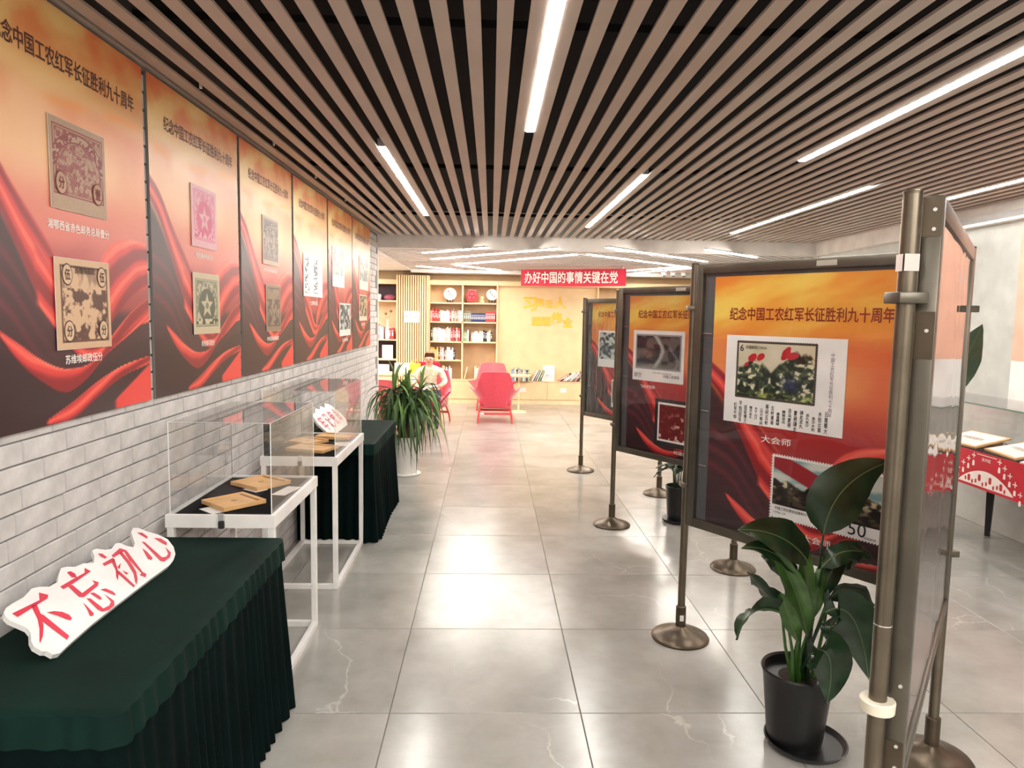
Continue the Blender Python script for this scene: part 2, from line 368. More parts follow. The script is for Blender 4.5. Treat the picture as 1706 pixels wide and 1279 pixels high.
def engraving(paper, ink, border, kind, seed, aspect):
    paper = C3(*paper); ink = C3(*ink)
    def f(u, v):
        c = np.ones(u.shape+(3,))*paper
        bl, bt, br, bb = border
        U = (u-bl)/(1-bl-br); V = (v-bt)/(1-bt-bb)
        ins = (U > 0) & (U < 1) & (V > 0) & (V < 1)
        d = np.minimum(np.minimum(U, 1-U), np.minimum(V, 1-V))
        n = fbm(U*17, V*17*aspect, seed, 3); n2 = vn(U*46, V*46*aspect, seed+3)
        k = sm(.44, .56, n)*.55+sm(.4, .7, n2)*.28+.12*(np.sin(V*190) > 0)
        k = np.where(d < .02, .9, k); k = np.where((d > .02) & (d < .04), .1, k); k = np.where((d > .04) & (d < .055), .8, k)
        if kind == 'arch':
            r = np.hypot(U-.5, (V-.62)); k = np.where((np.abs(r-.44) < .012) | (np.abs(r-.56) < .012), .9, k)
            k = np.where((r > .452) & (r < .548) & (V < .6), sm(.4, .6, vn(np.arctan2(V-.62, U-.5)*14, r*26, seed)), k)
        if kind == 'star':
            a = np.arctan2(U-.5, .56-V); r = np.hypot(U-.5, V-.56)
            a5 = (a+PI/5) % (2*PI/5)-PI/5; rr = .28*.42/np.maximum(np.cos(np.abs(a5)-0)*.42+np.abs(np.sin(a5))*1.1, .05)
            k = np.where(r < .36, .85, k*.8); k = np.where(r < rr, .05, k); k = np.where(r < .07, .6, k)
            k = np.where((V > .84) & (V < .95), sm(.35, .6, vn(U*16, V*14, seed)), k)
        if kind == 'crowd':
            k = np.where((V > .3), sm(.38, .55, fbm(U*10, V*10, seed, 3)), sm(.5, .7, fbm(U*5, V*3, seed))*.5)
            k = np.where(d < .03, .9, k)
        return np.where(ins[..., None], mixc(c, ink, k), c*(.97+.04*vn(u*30, v*30, seed)[..., None]))
    return f
def battle(kind, seed):
    def f(u, v):
        if kind == 0:     # great reunion: pale sky, red banners, dense dark green crowd
            sky = mixc(C3(222, 214, 200), C3(196, 186, 150), fbm(u*4, v*4, seed))
            n = fbm(u*18, v*14, seed, 3); cr = mixc(C3(22, 30, 22), C3(78, 92, 62), sm(.35, .6, n)); cr = mixc(cr, C3(214, 206, 178), sm(.6, .7, n)); cr = mixc(cr, C3(40, 44, 92), np.exp(-((u-.72)/.1)**2-((v-.72)/.12)**2)*.8)
            top = .42-.12*np.sin(u*3.2)+.12*(fbm(u*6, u*0+2, seed)-.5)*2+.1*np.exp(-((u-.46)/.07)**2)*3*.5; top = top-.22*sm(.55, .8, u)
            c = mixc(sky, cr, sm(-.03, .05, v-top))
            for (a, b, r1, r2) in ((.2, .27, .055, .08), (.31, .25, .05, .07), (.64, .16, .05, .12), (.73, .2, .07, .07), (.12, .4, .03, .04)):
                q = ((u-a+.3*(v-b))/r1)**2+((v-b)/r2)**2+.5*(vn(u*20, v*20, seed)-.5); c = mixc(c, C3(190, 36, 44), sm(1.1, .85, q))
            return mixc(c, C3(150, 168, 70), sm(.86, .97, v)*sm(.4, .7, fbm(u*9, v*9, 3)))
        if kind == 1:     # 50 stamp: teal sky, red flag, charging crowd
            sky = mixc(C3(120, 158, 158), C3(206, 210, 200), sm(.3, .65, fbm(u*4, v*5, seed)))
            n = fbm(u*16, v*14, seed, 3); cr = mixc(C3(26, 20, 16), C3(70, 58, 44), sm(.4, .6, n)); cr = mixc(cr, C3(206, 196, 156), sm(.62, .7, n)*sm(.95, .5, v))
            top = .5-.12*sm(.55, .7, u)*sm(.95, .8, u)+.14*(fbm(u*7, u*0, seed)-.5)*2
            c = mixc(sky, cr, sm(-.02, .04, v-top))
            t = v-(.02+.75*u*1.1); c = mixc(c, C3(150, 36, 44), sm(.2, .16, np.abs(t-.02))*sm(.5, .42, u)*sm(.62, .5, v))
            return c
        if kind == 2:     # 80 stamp: dark gorge with a pale waterfall, muted
            c = mixc(C3(44, 38, 42), C3(104, 92, 88), sm(.4, .65, fbm(u*6, v*6, seed)))
            l = .45+.15*np.sin(v*3.3)+.06*(fbm(u*0, v*9, seed)-.5); c = mixc(c, C3(178, 186, 178), sm(.07, .02, np.abs(u-l))*.85)
            c = mixc(c, C3(150, 150, 150), sm(.06, .0, np.abs(u-.86+.1*np.sin(v*6)))*sm(.2, .4, v)*.6)
            c = mixc(c, C3(150, 108, 90), np.exp(-((u-.3)/.12)**2-((v-.55)/.14)**2)*.7)
            return mixc(c, C3(150, 152, 140), sm(.8, .95, v)*.6)
        if kind == 3:     # maroon engraved scene
            n = fbm(u*14, v*12, seed, 3)
            c = mixc(C3(96, 22, 24), C3(128, 38, 36), n); c = mixc(c, C3(226, 200, 190), sm(.58, .66, n)*np.exp(-((u-.5)/.32)**2-((v-.5)/.25)**2)); 
            return mixc(c, C3(214, 186, 176), sm(.48, .6, vn(u*26, v*9, 2))*sm(.84, .86, v))
        n = fbm(u*12, v*9, seed, 3)     # kind 4: cool monochrome figures
        c = mixc(C3(50, 62, 66), C3(196, 204, 200), sm(.4, .62, n)); return c
    return f

# ================================================================== STRUCTURE
CZ = 2.62; FZ = 2.465; WX = -1.40; BY = 8.93
fb = G().box(-5, 7, -4, 14.2, -.06, -.004).out('floor', M_grout); struct(fb)
fb['label'] = 'polished grey marble tile floor'
tile = G()
tile.add([(0, 0, -.02), (.797, 0, -.02), (.797, .797, -.02), (0, .797, -.02), (0, 0, -.0012), (.797, 0, -.0012), (.797, .797, -.0012), (0, .797, -.0012),
          (.002, .002, 0), (.795, .002, 0), (.795, .795, 0), (.002, .795, 0)],
         [[0, 1, 5, 4], [1, 2, 6, 5], [2, 3, 7, 6], [3, 0, 4, 7], [4, 5, 9, 8], [5, 6, 10, 9], [6, 7, 11, 10], [7, 4, 8, 11], [8, 9, 10, 11]])
t0 = tile.out('tile', M_floor, fb, loc=(-.3984, 2.8172, 0))
for j in range(-4, 14):
    for i in range(-6, 8):
        x = -.3984+.8*i; y = 2.8172+.8*j
        if (i, j) == (0, 0): continue
        if (x < -2.1 or x > 4.0) and y < 8.3: continue
        inst('tile', t0.data, fb, (x, y, 0))
# left brick wall
wl = G().box(WX-.2, WX-.006, -4, 8.86, 0, 2.9).out('wall_left', M_mortar); struct(wl)
wl['label'] = 'white painted brick wall carrying the row of posters'
G().box(WX-.2, WX-.002, 8.86, 8.9, 0, 2.62).out('wall_end_trim', M_white, wl)
bmesh_v = []
for k in range(6):
    L = (.218, .224, .212, .236, .206, .228)[k]; h = .0655; e = .003
    jz = [random.uniform(-.0016, .0016) for _ in range(8)]
    vv = [(-.006, 0, 0), (-.006, L, 0), (-.006, L, h), (-.006, 0, h), (.001+jz[0], e, e+jz[4]), (.001+jz[1], L-e, e+jz[5]), (.001+jz[2], L-e, h-e+jz[6]), (.001+jz[3], e, h-e+jz[7])]
    me = bpy.data.meshes.new('brick'); me.from_pydata(vv, [], [[4, 5, 6, 7], [0, 1, 5, 4], [1, 2, 6, 5], [2, 3, 7, 6], [3, 0, 4, 7]]); me.materials.append(M_brick); me.update()
    bmesh_v.append((me, L, vv))
cand = []; rest = G()
for r in range(37):
    z = .002+r*.07; y = -1.2+random.uniform(0, .22)
    while y < 8.62:
        me, L, vv = random.choice(bmesh_v)
        vis = z < 1.28 and y > 1.75 and not (y < 2.85 and z < .66) and (z > .3 or y > 2.9)
        cand.append((0 if vis else 1, y, z, me, vv)); y += L+.004
cand.sort(key=lambda c: (c[0], c[1]))
for i, (v_, y, z, me, vv) in enumerate(cand):
    if i < 296 and v_ == 0: inst('brick', me, wl, (WX, y, z))
    else: rest.add([(WX+p[0], y+p[1], z+p[2]) for p in vv], [[4, 5, 6, 7], [0, 1, 5, 4], [1, 2, 6, 5], [2, 3, 7, 6], [3, 0, 4, 7]])
ro = rest.out('brickwork', M_brick, wl); ro['kind'] = 'stuff'
# right wall with plinth and cornice
RX = 4.15
wr = G().box(RX, RX+.15, -4, BY, 0, 2.9).out('wall_right', M_wallR); struct(wr)
G().box(RX-.10, RX, -4, BY, 0, .32, bev=.006).out('plinth', M_wallR, wr)
G().box(RX-.03, RX, -4, BY, .32, .34).out('plinth_cap', M_white, wr)
struct(G().box(RX-.08, RX, -4, BY, 2.47, 2.64).out('trim_1', M_white))
struct(G().box(-1.6, RX+.15, -4.1, -4, 0, 2.9).out('wall_back', M_white))
# near ceiling: plenum and slats
ce = G().box(-1.6, RX+.15, -4.1, BY, 2.92, 2.97).out('ceiling', M_black); struct(ce)
ce['label'] = 'dark open ceiling hung with taupe slats'
sl = G().box(-.0265, .0265, -4, BY-.04, 0, .011).out('slat', M_slat, ce)
FX = [.19+.84*k for k in range(-1, 5)]
sx = .19+.0525
xs = [sx+.105*k for k in range(-15, 38)]
xs = [x for x in xs if WX+.03 < x < RX-.08]
sl.location = (xs[0], 0, CZ)
for x in xs[1:]: inst('slat', sl.data, ce, (x, 0, CZ))
G().box(WX-.006, WX+.022, -4, BY-.04, CZ, CZ+.06).out('edge_trim', M_slat, ce)
for y in (-2.5, .2, 2.9, 5.6, 8.2): G().box(WX, RX, y, y+.03, CZ+.16, CZ+.19).out('carrier_rail', M_black, ce)
bt = G().box(WX-.2, RX+.15, BY-.04, BY+.07, FZ, 2.97).out('trim_2', M_white); struct(bt)
# strip lights of the near ceiling
def strip(pts, label, mat_, z, wd=.024, group=None, hz=.05):
    a, b = Vector(pts[0]), Vector(pts[-1]); d = (b-a); L = d.length; ang = math.atan2(d.y, d.x)
    t = thing('strip_light', label, 'light', (a.x, a.y, z), ang, group)
    G().box(0, L, -wd, wd, .004, hz).out('housing', M_housing, t)
    cuts = [0]+[(Vector(p)-a).length for p in pts[1:-1]]+[L]
    for i in range(len(cuts)-1): G().box(cuts[i]+.004, cuts[i+1]-.004, -wd+.003, wd-.003, -.002, .004).out('diffuser', mat_, t)
g1 = 'strip lights between the taupe slats'
for x, ys, lab in [(FX[1], [1.2, 2.45, 3.82], 'nearest long white strip light, running out of the top of the picture'),
                   (FX[0], [4.25, 5.60, 7.1], 'white strip light nearest the poster wall'),
                   (FX[2], [4.88, 6.25, 7.75], 'white strip light between slats above the middle of the aisle'),
                   (FX[3], [1.6, 2.96, 4.35], 'long white strip light in two lengths above the display panels'),
                   (FX[4], [5.1, 6.6, 8.05], 'thin white strip light in two lengths above the far display panels'),
                   (FX[5], [3.2, 4.6, 5.55], 'white strip light above the right hand glass case')]:
    strip([(x, y, 0) for y in ys], lab, M_strip, CZ, group=g1)
strip([(RX-.12, 3.6, 0), (RX-.12, 6.6, 0)], 'white strip light running along the top of the right wall', mat('dim_led_diffuser', (255, 252, 246), .5, emit=9., noise=(1, 0)), 2.475, group=None, wd=.02, hz=.06)
strip([(-.65, -2, 0), (-.65, .9, 0)], 'white strip light behind the camera over the left of the aisle', M_strip, CZ, group=g1)
strip([(1.87, -2, 0), (1.87, .6, 0)], 'white strip light behind the camera over the right of the aisle', M_strip, CZ, group=g1)
HK = ['nearest', 'second', 'third', 'fourth', 'farthest']
for y in (2.22, 3.25, 4.3, 5.3, 6.35):
    o = G().tube([(0, 0, 0), (0, 0, .05)], .007, 8).out('ceiling_hook', M_card, loc=(WX+.115, y, CZ+.005)); tag(o, 'tiny white ceiling hook in the dark gap, %s from the camera' % HK.pop(0), 'hook', 'white hooks above the posters')

# reading room: ceiling in four fields of diagonal slats
fc = G().box(-1.46, 6.6, BY+.06, 13.6, FZ+.03, FZ+.08).out('ceiling_reading_room', M_base2); struct(fc)
struct(G().box(-5, -1.46, BY+.06, 13.6, FZ-.02, FZ+.3).out('ceiling_soffit', M_white))
struct(G().box(-1.46, 6.6, 12.95, 13.6, FZ-.06, FZ+.0).out('trim_3', M_white))
def clip_slat(px, py, dx, dy, rect):
    x0, x1, y0, y1 = rect; t0_, t1_ = -99, 99
    for p, d, lo, hi in ((px, dx, x0, x1), (py, dy, y0, y1)):
        a, b = sorted(((lo-p)/d, (hi-p)/d)); t0_ = max(t0_, a); t1_ = min(t1_, b)
    return (t0_, t1_) if t1_-t0_ > .12 else None
unit = G().box(0, 1, -.028, .028, 0, .03).out('slat', M_slat2, fc); ud = unit.data; first = True
cx, cy = 1.2, 11.2
for rect, sgn in (((-1.46, cx, BY+.06, cy), -1), ((cx, 4.6, BY+.06, cy), 1), ((-1.46, cx, cy, 12.95), 1), ((cx, 4.6, cy, 12.95), -1)):
    d = Vector((.66*1, .75*sgn)).normalized(); nrm = Vector((-d.y, d.x)); c = Vector(((rect[0]+rect[1])/2, (rect[2]+rect[3])/2))
    for k in range(-20, 21):
        p = c+nrm*(.125*k); q = clip_slat(p.x, p.y, d.x, d.y, rect)
        if not q: continue
        a = p+d*q[0]; L = q[1]-q[0]
        if first: o = unit; first = False
        else: o = inst('slat', ud, fc)
        o.location = (a.x, a.y, FZ); o.scale = (L, 1, 1); o.rotation_euler = (0, 0, math.atan2(d.y, d.x))
g2 = 'diagonal strip lights of the reading room ceiling'
for i, (a, b, lab) in enumerate([((705.5, 421.5), (811, 412.4), 'short diagonal strip light just behind the beam, left side'),
                ((719.6, 432), (930.6, 414), 'long diagonal strip light, second behind the beam on the left'),
                ((760, 440.8), (960.5, 424), 'long diagonal strip light, third behind the beam, pointing at the right of the V'),
                ((698.5, 443.3), (888, 461), 'diagonal strip light running behind the left end of the red banner'),
                ((762, 442), (869, 454.5), 'diagonal strip light starting at the inner corner of the left V'),
                ((742.5, 453.9), (820, 460), 'short diagonal strip light nearest the bookcase'),
                ((1011.5, 412.4), (1177, 436), 'long diagonal strip light right of the ceiling ridge, nearest the beam'),
                ((980, 424), (1145, 445), 'long diagonal strip light right of the ceiling ridge, second from the beam'),
                ((1045, 456), (1150, 446.5), 'diagonal strip light above the right end of the banner'),
                ((1045, 451), (1143, 444), 'diagonal strip light closing the right V above the display panels'),
                ((1177, 415.6), (1259, 429), 'short diagonal strip light farthest right behind the beam')]):
    pa, pb = Zp(*a, FZ-.004), Zp(*b, FZ-.004)
    if pb.y > 12.9: pb = pa+(pb-pa)*((12.9-pa.y)/(pb.y-pa.y))
    strip([(pa.x, pa.y, 0), (pb.x, pb.y, 0)], lab, M_stripf, FZ-.004, wd=.03, group=g2, hz=.02)
tag(G().lathe([(.055, 0), (.055, .012), (.045, .02)], 20).out('downlight', M_stripf, loc=(-2.0, 11.6, FZ-.04)), 'round white downlight in the plain soffit at left', 'light')

# reading room walls
struct(G().box(-5, 6.6, 13.6, 13.75, 0, 2.9).out('wall_far', M_wood))
struct(G().box(-5.1, -5, BY, 13.75, 0, 2.9).out('wall_far_left', M_white))
struct(G().box(6.6, 6.7, BY, 13.75, 0, 2.9).out('wall_far_right', M_white))
struct(G().box(-5, WX-.2, BY-.1, BY, 0, 2.9).out('wall_partition_left', M_white))
struct(G().box(RX+.15, 6.6, BY-.1, BY, 0, 2.9).out('wall_partition_right', M_white))

# bench cabinet under the bookcase
bc = thing('bench_cabinet', 'long low oak cabinet running along the far wall under the shelves', 'cabinet', (0, 13.2, 0))
G().box(-1.12, 4.2, .0, .4, .03, .42).out('body', M_wood, bc)
G().box(-1.12, 4.2, -.015, .4, .42, .437, bev=.003).out('top', M_wlight, bc)
for x0, x1 in [(-1.10, -.02), (-.01, 1.07), (1.08, 2.16), (2.17, 3.2)]:
    G().box(x0, x1, -.012, 0, .085, .412, bev=.003).out('door', M_wood, bc)
G().box(-1.12, 4.2, -.004, 0, .0, .07).out('kick_board', M_wlight, bc)
for x in (.62, 1.38):
    sp = G().box(x-.055, x+.055, -.016, -.012, .23, .31).out('socket_plate', M_card, bc)
    for a in range(3):
        for b in range(3): G().box(x-.034+a*.03, x-.026+a*.03, -.018, -.016, .248+b*.022, .254+b*.022).out('socket_hole', M_ink_bk, sp)

# bookcases
YS, YB = 13.27, 13.58
def bookcase(label, x0, x1, cols, shelves, backs, top=2.2):
    t = thing('bookcase', label, 'bookcase', (x0, YS, .437))
    h = YB-YS
    for (a, b, z0, z1, m_) in backs: G().box(a-x0, b-x0, h-.015, h, z0-.437, z1-.437).out('back_panel', m_, t)
    for x in cols: G().box(x-x0-.014, x-x0+.014, 0, h, 0, top-.437).out('upright', M_wlight, t)
    for (a, b, z) in shelves: G().box(a-x0, b-x0, 0, h, z-.437-.012, z-.437+.012).out('shelf', M_wlight, t)
    G().box(0, x1-x0, -.01, h, top-.437, 2.285-.437).out('header', M_wood, t)
    return t
bookcase('oak bookcase of two bays full of books and ornaments beside the slatted column', -1.163, .125, (-1.150, -.53, .117),
         [(-1.15, -.53, 1.865), (-1.15, -.53, 1.51), (-1.15, -.53, 1.142), (-1.15, -.53, .795), (-.53, .117, 1.865), (-.53, .117, 1.51), (-.53, .117, 1.142)],
         [(-1.15, .117, .437, 2.2, M_woodd)])
lb = bookcase('oak bookcase with dark maroon backed niches at the far left', -4.2, -1.73, (-4.18, -3.4, -2.6, -1.745),
         [(-4.18, -1.745, z) for z in (1.885, 1.163, .793, .449)],
         [(-4.18, -1.745, 1.885, 2.2, M_maroon), (-4.18, -1.745, 1.163, 1.885, M_woodd), (-4.18, -1.745, .437, 1.163, M_maroon)])
G().box(0, 2.46, 0, .3, -.437, 0).out('base', M_wood, lb)
bookcase('oak bookcase bay at the right of the gold lettered wall panel', 1.99, 4.0, (2.0, 2.65, 3.3, 3.98), [(2.0, 3.98, z) for z in (1.865, 1.51, 1.142, .795)], [(2.0, 3.98, .437, 2.2, M_woodd)])
pn = tag(G().box(.13, 1.985, YS+.08, YB, .437, 2.2).out('wall_panel', M_wood), 'plain cream oak wall panel with gold lettering', 'panel')
G().box(.13, 1.985, YS-.01, YB, 2.2, 2.285).out('header', M_wood, pn)
# slatted column
clm = thing('slatted_column', 'column clad in vertical oak battens left of the bookcase', 'column', (-1.738, 13.12, 0))
G().box(0, .575, .03, .46, 0, 2.36).out('core', M_wgroove, clm)
bat = G().box(0, .024, 0, .03, 0, 2.36).out('batten', M_wood, clm); bat.location = (.002, 0, 0)
for k in range(1, 14): inst('batten', bat.data, clm, (.002+k*.0422, 0, 0))
for side in (.575,):
    for k in range(6): inst('batten', bat.data, clm, (side, .06+k*.07, 0), (0, 0, 0))
sg = thing('column_sign', 'small white and green sign with blue lettering on the slatted column', 'sign', (-1.46, 13.115, 1.60))
G().box(-.14, .14, -.006, 0, -.105, .105, bev=.002).out('board', mat('mint_white_card', (226, 240, 220), .5), sg)
text('lettering', '图书阅览', .21, .06, mat('blue_grey_ink', (96, 116, 140), .6), sg, 0, -.0075, .0, .01)
text('lettering', '安静阅读', .12, .022, mat('blue_grey_ink'), sg, 0, -.0075, .066)
# gold wall lettering
GL = [(a, b) for b in ('upper', 'lower') for a in ('first', 'second', 'third', 'fourth')]
for ch, px, py, s_ in [('习', 883, 506, .24), ('语', 900, 504, .14), ('近', 915, 506, .14), ('人', 933, 504, .22), ('湖', 893, 535, .17), ('湘', 909, 535, .17), ('伟', 927, 529, .2), ('业', 946, 537, .17)]:
    p = Yp(px, py, YS+.06)
    cu = textmesh(ch, s_, s_, .03)
    o = text('gold_character', ch, s_, s_, M_gold, None, p.x, YS+.070, p.z, .03)
    o.data = o.data.copy()
    bm = bmesh.new(); bm.from_mesh(o.data); r_ = bmesh.ops.extrude_face_region(bm, geom=bm.faces[:])
    for v in [e for e in r_['geom'] if isinstance(e, bmesh.types.BMVert)]: v.co.y += .009
    bm.to_mesh(o.data); bm.free()
    tag(o, '%s raised gold character of the %s line on the cream wall panel' % (GL.pop(0)), 'lettering', 'gold characters on the wall panel')

# red ceiling banner
bl, br_ = Yp(868, 463, 11.9), Yp(1043, 462, 11.2)
ang = math.atan2(br_.y-bl.y, br_.x-bl.x); L = (Vector((br_.x, br_.y))-Vector((bl.x, bl.y))).length
bn = thing('hanging_banner', 'red banner with white lettering hanging from the reading room ceiling', 'banner', (bl.x, bl.y, 2.15), ang)
gb = G(); n = 40
for i in range(n+1):
    for k, z in enumerate((0, .27)): gb.v.append((L*i/n, .012*math.sin(i*.7)*(1-k*.5), z-(0.01*math.sin(i/n*PI) if k == 0 else 0)))
for i in range(n): gb.f.append([2*i, 2*i+2, 2*i+3, 2*i+1]); gb.m.append(0)
o = gb.out('cloth', M_banner, bn); md = o.modifiers.new('s', 'SOLIDIFY'); md.thickness = .004
text('lettering', '办好中国的事情关键在党', L*.885, .185, M_ink_wh, bn, L*.485, -.022, .135, .022)
for x in (.05, L-.05): G().tube([(x, 0, .26), (x, 0, .30)], .004, 6).out('cord', M_card, bn)
for px, lab in ((1085, 'leftmost'), (1100, 'middle'), (1118, 'rightmost')):
    p = Zp(px, 463, FZ-.05)
    cmr = thing('dome_camera', '%s of the three small white ceiling cameras above the second display panel' % lab, 'camera', (p.x, min(p.y, 12.6), FZ))
    G().lathe([(.05, .031), (.05, 0), (.052, -.03), (.045, -.05), (.02, -.066)][::-1], 18).out('shell', M_card, cmr, True)
    G().lathe([(.022, -.075), (.028, -.062), (.026, -.05)], 14).out('lens', M_ink_bk, cmr, True)

# ================================================================== WALL POSTERS
TITLE = '纪念中国工农红军长征胜利九十周年'
def stampmesh(w_, h_, fn, nx=90, ny=90): return picmesh('stamp_print', w_, h_, nx, ny, fn, M_print)
def stamp(parent, x, z, w_, h_, fn, label, back=None, nx=190, ny=190, y=-.003, t=.0015):
    pb = G().box(0, w_, 0, t, 0, h_).out('stamp', back or M_card, parent, loc=(x, y-t, z)); pb['label'] = label
    inst('stamp_print', stampmesh(w_-.002, h_-.002, fn, nx, ny), pb, (.001, -.0006, .001))
    return pb
def disc(parent, x, z, r, ch, m_, ink, y):
    G().poly([(r*.92*math.cos(2*PI*k/20), r*1.13*math.sin(2*PI*k/20)) for k in range(20)][::-1], 0, 0, .0004).out('value_disc', ink, parent, loc=(x, y, z))
    G().poly([(r*.8*math.cos(2*PI*k/20), r*math.sin(2*PI*k/20)) for k in range(20)][::-1], 0, 0, 0).out('value_disc', m_, parent, loc=(x, y, z))
    text('lettering', ch, r*.95, r*1.1, ink, parent, x, y-.0006, z, .03)
PE = [(1.925, 2.925), (2.966, 3.973), (4.011, 5.02), (5.066, 6.081), (6.126, 7.152), (7.183, 8.212)]
Z0, Z1 = 1.29, 2.603
LAB = ['nearest wall poster, with a red-brown stamp above a sepia five-cent stamp',
       'second wall poster, with a pink star stamp above a green star stamp',
       'third wall poster, with two grey upright stamps',
       'fourth wall poster, with a single white sheet of calligraphy',
       'fifth wall poster, with a pale stamp above a cool grey photograph stamp',
       'sixth and farthest wall poster, at the end of the brick wall']
M_side = mat('poster_board_edge', (120, 116, 112), .6)
Z = lambda z: z-Z0
for i, (y0, y1) in enumerate(PE):
    p = thing('wall_poster', LAB[i], 'poster', (WX+.013, y0, Z0), PI/2, 'red army anniversary posters on the brick wall')
    W_ = y1-y0; H_ = Z1-Z0
    G().box(0, W_, .0006, .010, 0, H_).out('board', M_side, p)
    inst('poster_print', ART_W, p, (0, 0, 0), (0, 0, 0), (W_, 1, H_))
    text('title', TITLE, .79, .062, M_ink_br, p, .535, -.0012, Z(2.440), .02)
    cap = lambda s_, a, b, z, h=.03: text('caption', s_, b-a, h, M_ink_wh, p, (a+b)/2-y0, -.0012, Z(z), .02)
    if i == 0:
        s1 = stamp(p, 2.303-y0, Z(1.974), .322, .288, engraving((176, 146, 118), (128, 44, 44), (.05, .07, .05, .16), 'arch', 11, .9), 'tan stamp with red-brown engraving')
        disc(s1, .055, .085, .034, '分', M_tan if 'M_tan' in globals() else mat('tan_paper', (186, 150, 124), .6), mat('maroon_ink', (112, 36, 40), .6), -.0025)
        disc(s1, .265, .080, .034, '壹', mat('tan_paper'), mat('maroon_ink'), -.0025)
        cap('湘鄂西省赤色邮务总局壹分', 2.287, 2.642, 1.923)
        s2 = stamp(p, 2.303-y0, Z(1.523), .324, .298, engraving((206, 172, 138), (92, 60, 48), (.08, .07, .05, .07), 'crowd', 31, .9), 'cream stamp with sepia engraving')
        for q in ((.065, .245, '伍'), (.27, .245, '伍'), (.065, .06, '分'), (.27, .06, '分')):
            disc(s2, q[0], q[1], .032, q[2], mat('cream_paper', (210, 178, 146), .6), mat('sepia_ink', (70, 46, 38), .6), -.0025)
        text('lettering', '苏维埃邮政', .12, .024, mat('sepia_ink'), s2, .168, -.0022, .262, .02)
        cap('苏维埃邮政伍分', 2.348, 2.568, 1.490)
    if i == 1:
        stamp(p, 3.352-y0, Z(1.955), .30, .285, engraving((222, 168, 178), (198, 60, 104), (.08, .06, .08, .12), 'star', 5, .9), 'pink stamp with a star')
        cap('赣西南赤色邮政', 3.40, 3.60, 1.918, .026)
        stamp(p, 3.350-y0, Z(1.545), .32, .290, engraving((196, 184, 152), (58, 70, 54), (.07, .09, .08, .12), 'star', 8, .9), 'pale stamp with a green engraved star')
        cap('赤色邮花捌分', 3.44, 3.60, 1.50, .028)
    if i == 2:
        stamp(p, 4.370-y0, Z(1.945), .325, .295, engraving((178, 158, 140), (84, 78, 80), (.06, .06, .06, .1), 'arch', 15, .9), 'grey stamp with dark lettering')
        cap('中华苏维埃邮政', 4.40, 4.66, 1.913, .026)
        stamp(p, 4.420-y0, Z(1.535), .30, .29, engraving((140, 122, 100), (88, 74, 66), (.08, .06, .06, .1), 'crowd', 25, .9), 'olive brown stamp')
        cap('中华苏维埃邮政', 4.44, 4.68, 1.487, .028)
    if i == 3:
        def cal(u, v):
            c = np.ones(u.shape+(3,))*C3(232, 224, 220)
            k = sm(.5, .56, vn(u*22, v*34, 7))*sm(.25, .4, vn(u*9+3, v*0, 2))*(u > .06)*(u < .94)*(v > .08)*(v < .92)
            return mixc(c, C3(60, 60, 66), k*.8)
        stamp(p, 5.30-y0, Z(1.775), .585, .32, cal, 'white sheet of black calligraphy', nx=160)
        cap('七律长征', 5.50, 5.74, 1.728, .034)
    if i == 4:
        stamp(p, 6.257-y0, Z(1.886), .50, .355, lambda u, v: mixc(battle(4, 9)(u, v)*.5+C3(110, 120, 112), C3(236, 236, 230), np.maximum(sm(.06, .04, np.minimum(u, np.minimum(1-u, v))), sm(.70, .72, v))), 'pale stamp with a broad white margin')
        stamp(p, 6.53-y0, Z(1.44), .51, .305, lambda u, v: mixc(battle(4, 19)(u, v), C3(232, 232, 226), np.maximum(sm(.05, .03, np.minimum(u, np.minimum(1-u, v))), sm(.8, .82, v))), 'cool grey stamp of figures')
        cap('过草地', 6.66, 6.92, 1.40, .034)
    if i == 5:
        stamp(p, 7.517-y0, Z(1.905), .53, .35, lambda u, v: mixc(battle(4, 39)(u, v)*.4+C3(120, 120, 116), C3(236, 232, 226), np.maximum(sm(.06, .04, np.minimum(u, np.minimum(1-u, v))), sm(.72, .74, v))), 'pale upper stamp')
        stamp(p, 7.512-y0, Z(1.575), .46, .275, lambda u, v: mixc(battle(4, 49)(u, v)*C3(1, .84, .66), C3(232, 216, 196), np.maximum(sm(.05, .03, np.minimum(u, np.minimum(1-u, v))), sm(.82, .84, v))), 'tan stamp of figures')
        cap('大会师', 7.64, 7.86, 1.535, .034)

